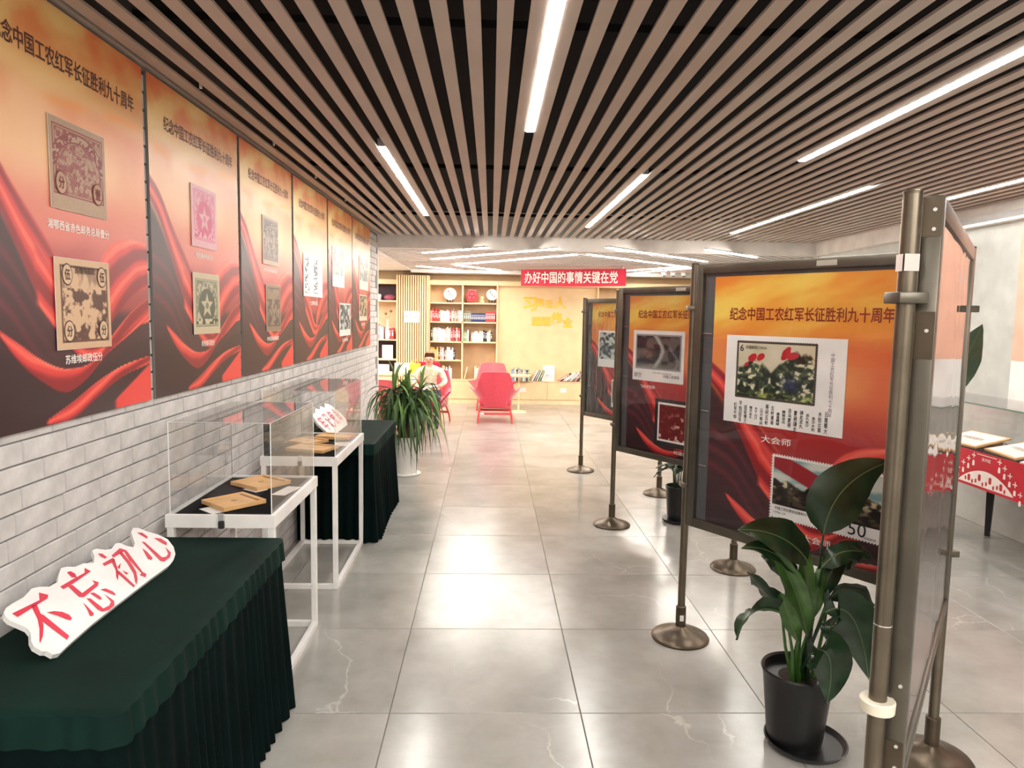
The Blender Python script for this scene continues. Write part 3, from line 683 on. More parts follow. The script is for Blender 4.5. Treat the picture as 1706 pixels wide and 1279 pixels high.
# ================================================================== FOLDING ROW OF DISPLAY PANELS
PP = [(.87, 1.47), (1.70, 2.50), (1.01, 3.52), (1.64, 4.54), (.99, 5.51), (1.61, 6.51), (.99, 7.49)]
PT = [1.925, 1.925, 1.925, 1.90, 1.865, 1.86, 1.85]
PL = ['nearest bronze pole stand, cropped by the bottom of the picture', 'bronze pole stand at the far edge of the nearest panel, disc base at bottom right',
      'bronze pole stand left of the battle stamp panel, disc base in the aisle', 'bronze pole stand whose base shows under the battle stamp panel left of the plant',
      'bronze pole stand at the left edge of the eighty-cent stamp panel', 'bronze pole stand hidden behind the second panel, base beside the small dark pot',
      'thin far bronze pole stand at the left edge of the plastic wrapped panel']
for i, (x, y) in enumerate(PP):
    t = thing('pole_stand', PL[i], 'stand', (x, y, 0), 0, 'bronze pole stands of the display row')
    G().lathe([(.146, 0), (.148, .008), (.140, .018), (.09, .034), (.045, .052), (.028, .066)], 36).out('base', M_poled, t, True)
    G().lathe([(.026, .06), (.026, .17), (.0195, .175)], 20).out('collar', M_poled, t, True)
    G().tube([(0, 0, .16), (0, 0, PT[i])], .0188, 20).out('pole', M_pole, t, True)
    G().lathe([(.0195, PT[i]-.002), (.0195, PT[i]+.004), (.012, PT[i]+.007)], 20).out('cap', M_poled, t, True)
    for zz in (1.71, .815):
        g = G().box(-.031, .031, -.031, .031, zz-.012, zz+.012, bev=.003)
        if i == 0 and zz < 1: g = G().lathe([(.020, zz-.012), (.036, zz-.013), (.037, zz+.010), (.034, zz+.013), (.020, zz+.012)], 24)
        cl = g.out('clamp', mat('cream_plastic', (206, 198, 180), .5) if (i == 0 and zz < 1) else M_frame, t, True)
        if i == 0 and zz < 1: cl['label'] = 'cream plastic clamp'
    if i == 0:
        G().lathe([(.0192, .998), (.0192, 1.001)], 20).out('joint_ring', M_screw, t)
        st = G().box(-.0195, -.0188, -.012, .012, 1.765, 1.80).out('sticker', mat('sticker_paper', (214, 198, 190), .5), t); st['label'] = 'torn white and red sticker'
        G().box(-.0193, .012, -.0196, -.0190, 1.765, 1.80).out('sticker', mat('sticker_paper'), t)
    if i == 2:
        G().box(-.012, .008, -.0275, -.026, .10, .13).out('sticker', M_card, t)
def place_art(t, y, W_, zb, zt):
    x0, x1 = .13, W_-.115
    inst('poster_print', ART_P, t, (x0, y, zb), (0, 0, 0), (x1-x0, 1, zt-zb))
    text('title', TITLE, .765, .060, M_ink_rb, t, .605, y-.0015, 1.685 if zt > 1.8 else 1.63, .022)
PNL0 = None
PNL = ['nearest display panel seen edge-on, its clear film mirroring the right wall', 'large display panel with a six-value battle stamp sheet above a fifty-value stamp',
       'display panel turned edge-on behind the large battle stamp panel', 'second display panel, with an eighty-cent stamp above a maroon stamp',
       'display panel turned away between the second and third panels', 'far display panel wrapped in wrinkled clear plastic film']
def zigzag(x0, x1, z0, z1, n1, n2, d):
    pts = []
    for i in range(n1): pts += [(x0+(x1-x0)*i/n1, z0), (x0+(x1-x0)*(i+.5)/n1, z0+d)]
    for i in range(n2): pts += [(x1, z0+(z1-z0)*i/n2), (x1-d, z0+(z1-z0)*(i+.5)/n2)]
    for i in range(n1): pts += [(x1-(x1-x0)*i/n1, z1), (x1-(x1-x0)*(i+.5)/n1, z1-d)]
    for i in range(n2): pts += [(x0, z1-(z1-z0)*i/n2), (x0+d, z1-(z1-z0)*(i+.5)/n2)]
    return pts
for k in range(6):
    a, b = PP[k], PP[k+1]
    if k in (1, 3, 5): a, b = b, a       # seen from the aisle: left end is the far pole
    if k == 0:      # clamped to the outer side of its near pole and the inner side of its far pole
        nn_ = Vector((.78, -.63)); a = (a[0]+nn_.x*.036, a[1]+nn_.y*.036); b = (b[0]-nn_.x*.002, b[1]-nn_.y*.002)
    d = Vector((b[0]-a[0], b[1]-a[1])); L = d.length; th = math.atan2(d.y, d.x)
    of = 0
    t = thing('poster_display', PNL[k], 'display board', (a[0]+of*math.sin(th), a[1]-of*math.cos(th), 0), th, 'bronze framed display boards in the folding row')
    e = .022; zb, zt = .612, (1.922, 1.922, 1.90, 1.885, 1.86, 1.845)[k]; fw = .045; D = .02
    x0, x1 = e, L-e
    for (q, nm) in (((x0, x0+fw, zb, zt), 'frame_stile'), ((x1-fw, x1, zb, zt), 'frame_stile'), ((x0+fw, x1-fw, zt-fw, zt), 'frame_rail'), ((x0+fw, x1-fw, zb, zb+fw), 'frame_rail')):
        G().box(q[0], q[1], -D, D, q[2], q[3], bev=.004).out(nm, M_frame, t, True)
    G().box(x0+fw-.01, x1-fw+.01, .004, .012, zb+fw-.01, zt-fw+.01).out('backing_board', M_mat_board, t)
    if k == 0:
        G().box(x0+fw, x1-fw, -.004, .003, zb+fw, zt-fw).out('blank_sheet', mat('pale_pink_sheet', (200, 178, 172), .4), t)
        G().box(x0+fw, x1-fw, -.0135, -.0125, zb+fw, zt-fw).out('cover_sheet', M_mirror, t)
        for zz in (zt-.03, zt-.07, zt-.28, 1.0-.14, .72, .67):
            G().lathe([(.005, 0), (.004, .003)], 10).out('screw', M_screw, t).matrix_local = Matrix.Translation((x0-.0005, -.004, zz)) @ Matrix.Rotation(-PI/2, 4, 'Y')
        for (za, zc) in ((zt-.085, zt-.005), (zt-.34, zt-.24), (.63, .73)):
            G().box(x0-.0012, x0, -D+.002, D-.002, za, zc).out('corner_plate', M_poled, t)
        # the other face carries a poster too
        inst('poster_print', ART_P, t, (x1-.09, .0135, .66), (0, 0, PI), (x1-x0-.18, 1, 1.2))
    else:
        place_art(t, -.002, L, .648 if k == 1 else .66, 1.86 if k == 1 else 1.82)
        if k in (1, 3, 5):
            for zz in (1.585, 1.205, .93): G().box(x0+fw, x0+fw+.055, -.004, -.001, zz, zz+.004).out('clip', M_screw, t)
            G().box(x1-.55, x1-.46, -D-.001, -D, zt-.035, zt-.012).out('label_tape', mat('silver_tape', (178, 172, 160), .3), t)
        G().box(x0+fw, x1-fw, -.0135, -.0125, zb+fw, zt-fw).out('cover_sheet', M_film if k == 5 else M_sheet, t)
        inst('poster_print', ART_P, t, (x1-.09, .0135, .66), (0, 0, PI), (x1-x0-.18, 1, 1.16))
    Y = -.0035
    if k == 1:
        sh = G().box(0, .595, 0, .001, 0, .41).out('stamp_sheet', M_card, t, loc=(.213, Y-.001, 1.175)); sh['label'] = 'white souvenir sheet with a battle stamp and calligraphy'
        G().poly(zigzag(.058, .468, .118, .388, 40, 26, .004), 0, 0, -.0008).out('stamp_edge', mat('stamp_border_dark', (70, 62, 52), .6), sh)
        inst('stamp_print', stampmesh(.385, .245, battle(0, 4), 190, 130), sh, (.0705, -.0012, .1305))
        text('lettering', '6', .018, .030, M_ink_bk, sh, .088, -.002, .352, .02); text('lettering', '中国邮政CHINA', .11, .016, M_ink_bk, sh, .165, -.002, .357, .01)
        text('lettering', '中国工农红军长征胜利七十周年', .018, .27, mat('purple_grey_ink', (96, 74, 92), .6), sh, .535, -.0008, .215, .0, True)
        for c_ in range(17): 
            x = .065+c_*.0285; h = .075+.02*math.sin(c_*1.3)
            text('calligraphy', '红军不怕远征难万水千山只等闲五岭逶迤腾细浪乌蒙磅礴走泥丸金沙水拍云崖暖大渡桥横铁索寒'[c_*2:c_*2+4], .016, h, M_ink_bk, sh, x, -.0008, .055-.012*(c_ % 3 == 2), .02, True)
        text('caption', '大会师', .15, .032, M_ink_wh, t, .50, Y, 1.118, .01)
        g = G().poly(zigzag(0, .52, 0, .295, 40, 22, .008), .001).out('stamp', M_card, t, loc=(.485, Y-.001, .767)); g['label'] = 'white perforated stamp with a charging crowd and red flag'
        inst('stamp_print', stampmesh(.49, .215, battle(1, 6), 190, 110), g, (.015, -.0009, .065))
        text('lettering', '中国工农红军长征胜利六十周年', .20, .014, M_ink_bk, g, .13, -.0009, .050, .015); text('lettering', '1996-29', .06, .009, M_ink_bk, g, .055, -.0009, .030)
        text('lettering', '50', .075, .055, M_ink_bk, g, .41, -.0013, .045, .0); text('lettering', '中国邮政', .05, .010, M_ink_bk, g, .465, -.0009, .018)
        text('caption', '大会师', .13, .03, M_ink_wh, t, .72, Y, .715, .01)
    if k == 3:
        g = G().poly(zigzag(0, .505, 0, .38, 40, 30, .006), .001).out('stamp', M_card, t, loc=(.180, Y-.001, 1.187)); g['label'] = 'white perforated eighty-cent stamp of a river gorge'
        G().poly([(.03, .09), (.475, .09), (.475, .35), (.03, .35)], 0, 0, -.0006).out('stamp_border', mat('pale_grey_print', (150, 150, 150), .6), g)
        inst('stamp_print', stampmesh(.42, .235, battle(2, 8), 150, 90), g, (.042, -.0012, .103))
        text('lettering', '80分', .075, .042, M_ink_bk, g, .06, -.0009, .045); text('lettering', '中国人民邮政', .15, .024, M_ink_bk, g, .39, -.0009, .048, .01); text('lettering', '纪念中国工农红军长征', .18, .012, M_ink_bk, g, .3, -.0009, .068)
        text('caption', '飞夺泸定桥', .15, .026, M_ink_wh, t, .34, Y, 1.145, .01)
        g = G().box(0, .52, 0, .001, 0, .345).out('stamp', M_ink_bk, t, loc=(.425, Y-.001, .725)); g['label'] = 'black mount with a maroon engraved stamp'
        G().poly([(.03, .035), (.49, .035), (.49, .32), (.03, .32)], 0, 0, -.0006).out('stamp_border', M_card, g)
        inst('stamp_print', stampmesh(.43, .255, battle(3, 12), 150, 90), g, (.045, -.0012, .05))
        text('caption', '四渡赤水', .16, .026, M_ink_wh, t, .70, Y, .695, .01)
    if k in (2, 4, 5):
        g = G().box(0, .5, 0, .001, 0, .37).out('stamp', M_card, t, loc=(.24, Y-.001, 1.15))
        inst('stamp_print', stampmesh(.46, .27, battle(4, 60+k), 100, 70), g, (.02, -.0008, .08))
        g = G().box(0, .42, 0, .001, 0, .28).out('stamp', M_card, t, loc=(.46, Y-.001, .75))
        inst('stamp_print', stampmesh(.39, .22, battle(2, 60+k), 100, 70), g, (.015, -.0008, .045))

# ================================================================== LEFT: CASES AND DRAPED TABLES
def display_case(label, x0, x1, y0, y1, g):
    t = thing('display_case', label, 'display case', (x0, y0, 0), 0, 'white framed display cases along the brick wall')
    W_, D_ = x1-x0, y1-y0; s = .028
    for (x, y) in ((0, 0), (W_-s, 0), (0, D_-s), (W_-s, D_-s)): G().box(x, x+s, y, y+s, .0, .752, bev=.002).out('leg', M_case, t)
    for (a, b, c, d) in ((s, W_-s, 0, s), (s, W_-s, D_-s, D_), (0, s, s, D_-s), (W_-s, W_, s, D_-s)): G().box(a, b, c, d, .0, .026).out('floor_rail', M_case, t)
    f = -.004
    for (a, b, c, d) in ((f, W_-f, f, .014), (f, W_-f, D_-.014, D_-f), (f, .014, .014, D_-.014), (W_-.014, W_-f, .014, D_-.014)): G().box(a, b, c, d, .752, .806).out('top_rail', M_case, t)
    G().box(.014, W_-.014, .014, D_-.014, .770, .797).out('tray', M_felt, t)
    p = .004; z0, z1 = .800, 1.195
    a, b, c, d = .012, W_-.012, .012, D_-.012
    for q in ((a, b, c, c+p, z0, z1-p), (a, b, d-p, d, z0, z1-p), (a, a+p, c+p, d-p, z0, z1-p), (b-p, b, c+p, d-p, z0, z1-p), (a, b, c, d, z1-p, z1)):
        G().box(*q).out('acrylic_panel', M_glass, t)
    e = .0016
    for (x, y) in ((a, c), (b, c), (a, d), (b, d)): G().box(x-e, x+e, y-e, y+e, z0, z1+e).out('acrylic_edge', M_edge, t)
    for y in (c, d): G().box(a, b, y-e*.5, y+e*.5, z1-e*.5, z1+e*.5).out('acrylic_edge', M_edge, t)
    for x in (a, b): G().box(x-e*.5, x+e*.5, c, d, z1-e*.5, z1+e*.5).out('acrylic_edge', M_edge, t)
    lx = W_*.52
    lk = G().box(lx-.012, lx+.012, -.016, -.004, .785, .815, bev=.003).out('latch', M_housing, t)
    G().box(lx-.012, lx+.012, -.020, -.004, .752, .784, bev=.004).out('lock_body', M_ink_bk, lk)
    return t
display_case('nearer glass-topped white display case with two wooden plaques inside', -1.345, -.900, 2.93, 3.665, 0)
display_case('farther glass-topped white display case in front of the second draped table', -1.345, -.900, 4.15, 5.02, 0)
def plaque(label, c, rz, w_=.20, d_=.20, z=.797, tilt=.0, card=True):
    t = thing('wooden_plaque', label, 'plaque', (c[0], c[1], z), rz, 'wooden plaques in the left display cases')
    t.rotation_euler = (tilt, 0, rz)
    G().box(-w_/2, w_/2, -d_/2, d_/2, .002, .016, bev=.002).out('base', M_woodp, t)
    for q in ((-w_/2, w_/2, d_/2-.02, d_/2), (-w_/2, w_/2, -d_/2, -d_/2+.008), (-w_/2, -w_/2+.008, -d_/2+.008, d_/2-.02), (w_/2-.008, w_/2, -d_/2+.008, d_/2-.02)): G().box(q[0], q[1], q[2], q[3], .016, .021, bev=.001).out('rim', M_woodp, t)
    G().box(-w_*.38, w_*.38, d_/2-.030, d_/2-.022, .0162, .0168).out('slot', M_wgroove, t)
    G().lathe([(.014, .0162), (.013, .0168)], 16).out('emblem', mat('burnt_mark', (170, 126, 80), .6), t)
    return t
plaque('square wooden plaque nearest the latch in the nearer case', (-1.14, 3.14), -.72)
plaque('square wooden plaque farther back in the nearer case', (-1.135, 3.50), -.62, .21, .2)
def cardo(label, c, rz, a, b, z=.7975):
    tag(G().box(-a/2, a/2, -b/2, b/2, 0, .001).out('caption_card', M_card, loc=(c[0], c[1], z)), label, 'card').rotation_euler = (0, 0, rz)
cardo('white caption card lying near the glass at the right of the nearer case', (-.975, 3.38), -.2, .07, .17)
cardo('white caption card tucked under the nearest wooden plaque', (-1.19, 3.035), -.72, .12, .07)
cardo('white caption card tucked under the farther wooden plaque of the nearer case', (-1.13, 3.40), -.62, .10, .07)
plaque('wooden plaque lying flat nearest in the farther case', (-1.11, 4.42), -.3, .26, .2)
plaque('wooden plaque in the middle of the farther case', (-1.20, 4.66), -.5, .2, .18)
plaque('wooden plaque at the back of the farther case', (-1.06, 4.86), -.2, .24, .16)
cardo('white caption card beside the plaques in the farther case', (-.96, 4.62), .3, .1, .14)

def draped_table(label, x0, x1, y0, y1, h=.722, flare=.05):
    t = thing('draped_table', label, 'table', ((x0+x1)/2, (y0+y1)/2, 0), 0, 'tables draped in dark green velvet')
    hx, hy = (x1-x0)/2, (y1-y0)/2; r = .02
    path = []
    def seg(ax, ay, bx, by, n):
        for i in range(n): path.append((ax+(bx-ax)*i/n, ay+(by-ay)*i/n))
    nx_, ny_ = int(hx*2*120), int(hy*2*120)
    seg(-hx, -hy+r, -hx, -hy+r, 1)
    def arc(cx_, cy_, a0):
        for i in range(6): a = a0+PI/2*i/6; path.append((cx_+r*math.cos(a), cy_+r*math.sin(a)))
    path.clear(); arc(-hx+r, -hy+r, PI); seg(-hx+r, -hy, hx-r, -hy, nx_); arc(hx-r, -hy+r, -PI/2); seg(hx, -hy+r, hx, hy-r, ny_); arc(hx-r, hy-r, 0); seg(hx-r, hy, -hx+r, hy, nx_); arc(-hx+r, hy-r, PI/2); seg(-hx, hy-r, -hx, -hy+r, ny_)
    n = len(path); nor = []
    for i in range(n):
        a = Vector(path[i-1]); b = Vector(path[(i+1) % n]); d = b-a; nor.append(Vector((d.y, -d.x)).normalized())
    ph = np.cumsum([0]+[(.75+.22*math.sin(i*.11)+.12*math.sin(i*.37)) for i in range(n-1)])
    def rings(zs, f, name, m_, top=False):
        g = G()
        for j, z in enumerate(zs):
            for i in range(n):
                o, dz = f(i, j/(len(zs)-1)); back = path[i][0] < -hx+.03
                if back: o = min(o, .004)
                g.v.append((path[i][0]+nor[i].x*o, path[i][1]+nor[i].y*o, z+dz))
        for j in range(len(zs)-1):
            for i in range(n): g.f.append([(j+1)*n+i, (j+1)*n+(i+1) % n, j*n+(i+1) % n, j*n+i]); g.m.append(0)
        if top: g.f.append(list(range(n))); g.m.append(0)
        o = g.out(name, m_, t, True)
        if top: o.data.polygons[len(g.f)-1].use_smooth = False
        return o
    sw = [math.sin(i*.03)*.5+.5 for i in range(n)]
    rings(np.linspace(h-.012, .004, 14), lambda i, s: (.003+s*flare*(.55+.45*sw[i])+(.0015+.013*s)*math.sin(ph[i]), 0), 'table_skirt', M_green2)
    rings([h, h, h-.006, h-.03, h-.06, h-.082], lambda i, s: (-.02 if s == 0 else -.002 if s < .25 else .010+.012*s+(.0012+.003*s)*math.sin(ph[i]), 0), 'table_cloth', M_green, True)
draped_table('near table draped in dark green velvet with a pleated skirt, carrying the large foam sign', -1.385, -.86, 1.60, 2.895)
draped_table('far table draped in dark green velvet beside the white planter', -1.385, -.84, 5.06, 6.2)

# foam lettering sign, outline and strokes measured in the plane it leans in
PB, PTp = Vector((-1.135, 0, .728)), Vector((-1.375, 0, .868))
dv = (PTp-PB).normalized(); nv = Vector((0, 1, 0)).cross(dv)   # x along +Y, up along dv
def onsign(cx_, cy_):
    d = ray(cx_/5.116, 860+cy_/5.116); N = nv
    s_ = (PB-CP).dot(N)/d.dot(N); p = CP+d*s_
    return (p.y, (p-PB).dot(dv))
OUT = [(35,820),(50,780),(100,745),(200,690),(270,615),(330,600),(420,598),(490,560),(500,500),(520,440),(570,428),(640,430),(710,400),(800,395),(805,340),(785,290),(820,275),(900,285),(950,275),(985,230),(1020,225),(1075,250),(1140,262),(1150,230),(1118,130),(1135,98),(1180,98),(1260,130),(1350,155),(1430,195),(1480,260),(1495,320),(1480,370),(1440,420),(1300,520),(1000,750),(800,905),(600,1080),(510,1165),(450,1178),(400,1150),(360,1150),(290,1110),(265,1060),(262,990),(230,950),(150,915),(80,885),(45,850)]
STR = [[(100,830),(335,715),(330,650),(410,670),(405,700),(150,860)],[(265,765),(310,745),(345,830),(370,930),(365,1020),(340,1085),(335,1060),(335,960),(320,880)],[(345,830),(375,845),(590,1020),(570,1055),(350,890)],[(395,820),(460,808),(530,815),(590,840),(612,870),(600,888),(555,875),(480,845)],
 [(568,478),(600,468),(640,490),(655,525),(610,520)],[(512,600),(600,548),(720,482),(720,440),(775,470),(600,590),(540,622)],[(580,600),(615,585),(700,655),(805,575),(785,545),(840,562),(835,592),(715,690),(675,690)],
 [(705,735),(740,765),(800,830),(790,850),(765,850),(745,800)],[(735,700),(770,700),(880,785),(930,760),(945,730),(885,660),(970,720),(975,760),(930,800),(870,815),(830,795)],[(765,655),(800,650),(850,680),(870,705),(850,712),(800,680)],[(850,625),(900,615),(960,640),(985,665),(975,675),(930,655)],
 [(832,318),(870,318),(912,350),(895,362),(860,345)],[(870,405),(960,355),(978,368),(975,385),(890,425)],[(945,380),(975,370),(1000,440),(1010,500),(1003,548),(990,520),(985,460)],[(985,455),(1020,470),(1150,590),(1140,608),(1000,485)],[(1000,432),(1030,398),(1018,452)],[(1040,460),(1095,485),(1075,500)],[(950,335),(1020,272),(1075,290),(1040,310),(965,352)],[(1050,292),(1078,292),(1140,375),(1215,475),(1247,492),(1240,522),(1190,502),(1205,486),(1100,372)],[(1010,310),(1040,305),(1110,390),(1160,470),(1172,540),(1162,585),(1150,560),(1138,490),(1085,400)],
 [(1210,272),(1250,300),(1300,355),(1290,375),(1260,365),(1240,330)],[(1205,215),(1235,222),(1380,350),(1415,345),(1432,320),(1408,262),(1457,310),(1450,350),(1400,387),(1368,382)],[(1165,140),(1210,140),(1257,172),(1255,192),(1225,175)],[(1310,185),(1370,188),(1422,222),(1420,248),(1390,235)]]
sgn = thing('foam_letter_sign', 'white foam sign with four large crimson characters leaning on the near green table', 'sign')
Msg = Matrix((Vector((0, 1, 0)), -nv, dv)).transposed().to_4x4(); Msg.translation = PB
sgn.matrix_world = Msg
o = G().poly([onsign(*p) for p in OUT], .014).out('board', M_foam, sgn)
for s_ in STR: G().poly([onsign(*p) for p in s_], .0, y=-.001).out('brush_stroke', M_ink_red, sgn)
# second sign on the far table
s2 = thing('foam_letter_sign', 'small white foam sign with crimson characters on the far green table', 'sign', (-1.215, 5.14, .80), math.radians(8))
d2 = Vector((-.70, 0, .714)).normalized(); n2_ = Vector((0, 1, 0)).cross(d2)
m2_ = Matrix((Vector((0, 1, 0)), -n2_, d2)).transposed().to_4x4(); m2_.translation = (-1.185, 5.30, .735); s2.matrix_world = m2_ @ Matrix.Scale(1.3, 4)
G().poly([(-.02, .02), (.0, -.005), (.44, -.005), (.5, .02), (.52, .08), (.47, .17), (.40, .19), (.33, .165), (.28, .19), (.22, .17), (.16, .19), (.09, .165), (.02, .17), (-.03, .1)], .012).out('board', M_foam, s2)
for i, ch in enumerate('牢记使命'): text('character', ch, .085, .11, M_ink_red, s2, .06+i*.12, -.0015, .085, .02)

# ================================================================== PLANTS
def strap_leaf(w_, L, droop, curl):
    g = G(); n = 11
    for i in range(n+1):
        t = i/n; x = L*(t*.75-.30*droop*t**2.6); z = L*(.62*t*(1-.35*droop)-1.15*droop*t**2.3); wv = w_*(.75+1.2*t*(1-t)*1.4)*(1-t**4)+.001
        s = curl*t*t*.1
        for sd, dz in ((-1, 0), (0, -.25), (1, 0)): g.v.append((x, s+sd*wv/2, z+dz*wv))
    for i in range(n):
        for k in range(2): g.f.append([i*3+k, i*3+k+1, (i+1)*3+k+1, (i+1)*3+k]); g.m.append(0)
    return g
pt = thing('spiky_houseplant', 'bushy houseplant with long drooping strap leaves in a tall white pot by the far table', 'plant', (-.86, 7.26, 0))
G().lathe([(.15, 0), (.155, .012), (.145, .02), (.10, .02)], 32).out('saucer', M_potw, pt, True)
G().lathe([(.104, .016), (.115, .06), (.128, .25), (.135, .395), (.126, .398), (.120, .37), (.0, .37)], 36).out('pot', M_potw, pt, True)
G().lathe([(.12, .365), (.115, .378), (.0, .382)], 24).out('soil', M_soil, pt)
heads = [(-.12, -.02, .90), (.15, -.03, .90), (.03, .04, .80), (-.02, .08, .86), (.06, -.06, .72), (-.09, .06, .74)]
for hx_, hy_, hz_ in heads: G().tube([(hx_*.35, hy_*.4, .36), (hx_*.6, hy_*.7, .55), (hx_, hy_, hz_)], [.019, .015, .013], 8).out('cane', M_cane, pt, True)
lm = []
for v_ in range(8):
    o = strap_leaf(random.uniform(.017, .026), random.uniform(.40, .60), (.35, .6, .8, 1., 1.1, 1.2, .9, .7)[v_], random.uniform(-1, 1)).out('leaf', M_strap if v_ % 3 else M_strap2, pt, True)
    lm.append(o.data); o.location = (*heads[v_ % 6][:2], heads[v_ % 6][2]); o.rotation_euler = (0, 0, v_*.9)
for k in range(280):
    hx_, hy_, hz_ = heads[k % 6]; top = random.random()
    inst('leaf', random.choice(lm[2:]) if top > .13 else lm[0], pt, (hx_, hy_, hz_-random.uniform(.02, .14)), (0, random.uniform(-.25, .35) if top > .13 else -1.0, random.uniform(0, 2*PI)), (random.uniform(.85, 1.3),)*3)

LS = 1.3
def broad_leaf(parent, base, ctrl, tip, wd, side, m_=None, fold=.25, n=14, droop=0.):
    base, ctrl, tip = Vector(base), Vector(ctrl), Vector(tip); side = Vector(side)
    g = G(); ribs = []; wd = wd*LS
    for i in range(n+1):
        t = i/n; p = base*(1-t)**2+ctrl*2*t*(1-t)+tip*t*t
        tan = ((ctrl-base)*2*(1-t)+(tip-ctrl)*2*t).normalized(); s = (side-tan*side.dot(tan)).normalized(); nn = tan.cross(s)
        ww = wd*(math.sin(PI*min(1, t**.72))**.8)*(1 if t < .98 else .2)+.001
        wave = .006*math.sin(t*17)
        for k in range(-3, 4):
            q = k/3; g.v.append(tuple(p+s*(ww*q*(1-.12*abs(q)))+nn*(fold*ww*abs(q)**1.4+wave*abs(q)+.0022*math.sin(t*38+abs(q)*5)*abs(q))))
        ribs.append(p+nn*.001)
    for i in range(n):
        for k in range(6): g.f.append([i*7+k, i*7+k+1, (i+1)*7+k+1, (i+1)*7+k]); g.m.append(0)
    o = g.out('leaf', m_ or M_leaf, parent, True)
    G().tube(ribs, [.0028*(1-.7*i/n)+.0006 for i in range(n+1)], 5).out('midrib', M_rib, o)
    return o
pc = Vector((1.215, 2.60, 0))
pl = thing('broadleaf_plant', 'large broad-leaved dark green plant in a black pot beside the nearest panels', 'plant', pc)
G().lathe([(.125, 0), (.142, .012), (.155, .03), (.149, .032), (.135, .014), (.0, .012)], 36, (.04, -.01)).out('saucer', M_potb, pl, True)
G().lathe([(.098, .012), (.105, .05), (.128, .28), (.137, .308), (.133, .315), (.124, .308), (.12, .28), (.0, .275)], 40).out('pot', M_potb, pl, True)
G().lathe([(.12, .274), (.0, .284)], 24).out('soil', M_soil, pl)
def lp(px, py, dy=0.): q = Yp(px, py, 2.55+dy); return q-pc
LV = [  # base px, ctrl px, tip px (x,y,depth), half width, side vector, material
 ((1372, 890, .0), (1385, 800, -.02), (1484, 768, .0), .085, (.45, -.25, -.9), M_leaf, .10),
 ((1345, 935, -.05), (1310, 880, -.1), (1230, 882, -.12), .062, (-.2, -.5, -.85), M_leaf, .2),
 ((1330, 960, -.06), (1290, 905, -.1), (1236, 912, -.14), .035, (0, -.7, -.7), M_leaf, .2),
 ((1302, 1015, -.05), (1275, 985, -.08), (1246, 952, -.08), .048, (.7, -.5, -.3), M_leaf, .15),
 ((1310, 1025, -.08), (1250, 990, -.14), (1226, 1066, -.12), .055, (.3, -.6, .6), M_leaf, .3),
 ((1378, 1000, -.03), (1420, 950, -.06), (1456, 1010, -.06), .050, (-.3, -.5, .8), M_leaf, .3),
 ((1375, 1020, -.05), (1432, 985, -.10), (1447, 1132, -.12), .082, (.75, -.4, .25), M_leaf, .22),
 ((1350, 1090, -.10), (1400, 1060, -.16), (1378, 1172, -.16), .072, (.8, -.4, .2), M_leafl if False else M_leaf, .3),
 ((1370, 945, -.02), (1400, 905, -.04), (1447, 922, .0), .036, (0, -.6, -.7), M_leaf, .25),
 ((1385, 955, .05), (1420, 900, .1), (1452, 930, .1), .045, (0, -.3, -.9), M_leaf, .25),
 ((1345, 1060, -.05), (1325, 960, -.09), (1280, 905, -.10), .036, (.8, -.5, .1), M_leafl, .35),
 ((1350, 1040, -.05), (1340, 960, -.07), (1345, 905, -.03), .028, (.9, -.3, .0), M_leafl, .4),
 ((1335, 1040, -.03), (1315, 990, -.03), (1322, 935, .02), .026, (.9, -.3, .0), M_leafl, .4),
 ((1355, 1030, -.03), (1365, 970, -.03), (1372, 930, .02), .024, (.9, -.3, .0), M_leafl, .4),
 ((1400, 1030, .02), (1370, 1040, .0), (1392, 1075, -.05), .030, (.5, -.5, .5), M_leaf, .3),
 ((1362, 1000, -.02), (1395, 930, .0), (1412, 905, .05), .034, (.4, -.4, -.6), M_leaf, .25),
 ((1340, 1000, .03), (1300, 930, .06), (1268, 925, .08), .040, (.3, -.4, -.8), M_leaf, .25),
 ((1330, 1070, -.09), (1310, 1020, -.12), (1300, 985, -.12), .026, (.9, -.3, .0), M_leafl, .4)]
for (b, c, t, wd, sd, m_, fo) in LV:
    B = lp(*b); broad_leaf(pl, B, lp(*c), lp(*t), wd, sd, m_, fo)
    r = Vector((B.x*.25+random.uniform(-.03, .03), B.y*.3+random.uniform(-.03, .03), .28)); mid = (r+B)/2+Vector((random.uniform(-.015, .015), 0, 0))
    G().tube([r, mid, B], [.009, .006, .004], 7).out('stem', M_leafl if random.random() < .5 else M_leaf, pl, True)
# small second plant under the second panel
p4 = thing('potted_plant', 'small dark-leaved plant in a black pot on the floor under the second panel', 'plant', (1.55, 5.62, 0))
G().lathe([(.09, 0), (.12, .012), (.125, .03), (.118, .03), (.0, .012)], 30).out('saucer', M_potb, p4, True)
G().lathe([(.075, .012), (.085, .06), (.10, .27), (.108, .30), (.10, .30), (.095, .27), (.0, .27)], 30).out('pot', M_potb, p4, True)
for k in range(13):
    a = k*2.4; r = .03+.01*(k % 3); h = random.uniform(.45, .66); ln = random.uniform(.10, .20)
    B = Vector((r*math.cos(a), r*math.sin(a), .27)); C_ = Vector((ln*.4*math.cos(a), ln*.4*math.sin(a), h)); T = Vector((ln*1.5*math.cos(a), ln*1.5*math.sin(a), h*random.uniform(.75, 1.0)))
    broad_leaf(p4, (B+C_*1.2)/2.2, C_, T, .03, (-math.sin(a), math.cos(a), 0), M_leaf, .3, 8)
    G().tube([B, (B+C_*1.2)/2.2], [.006, .004], 6).out('stem', M_leaf, p4, True)
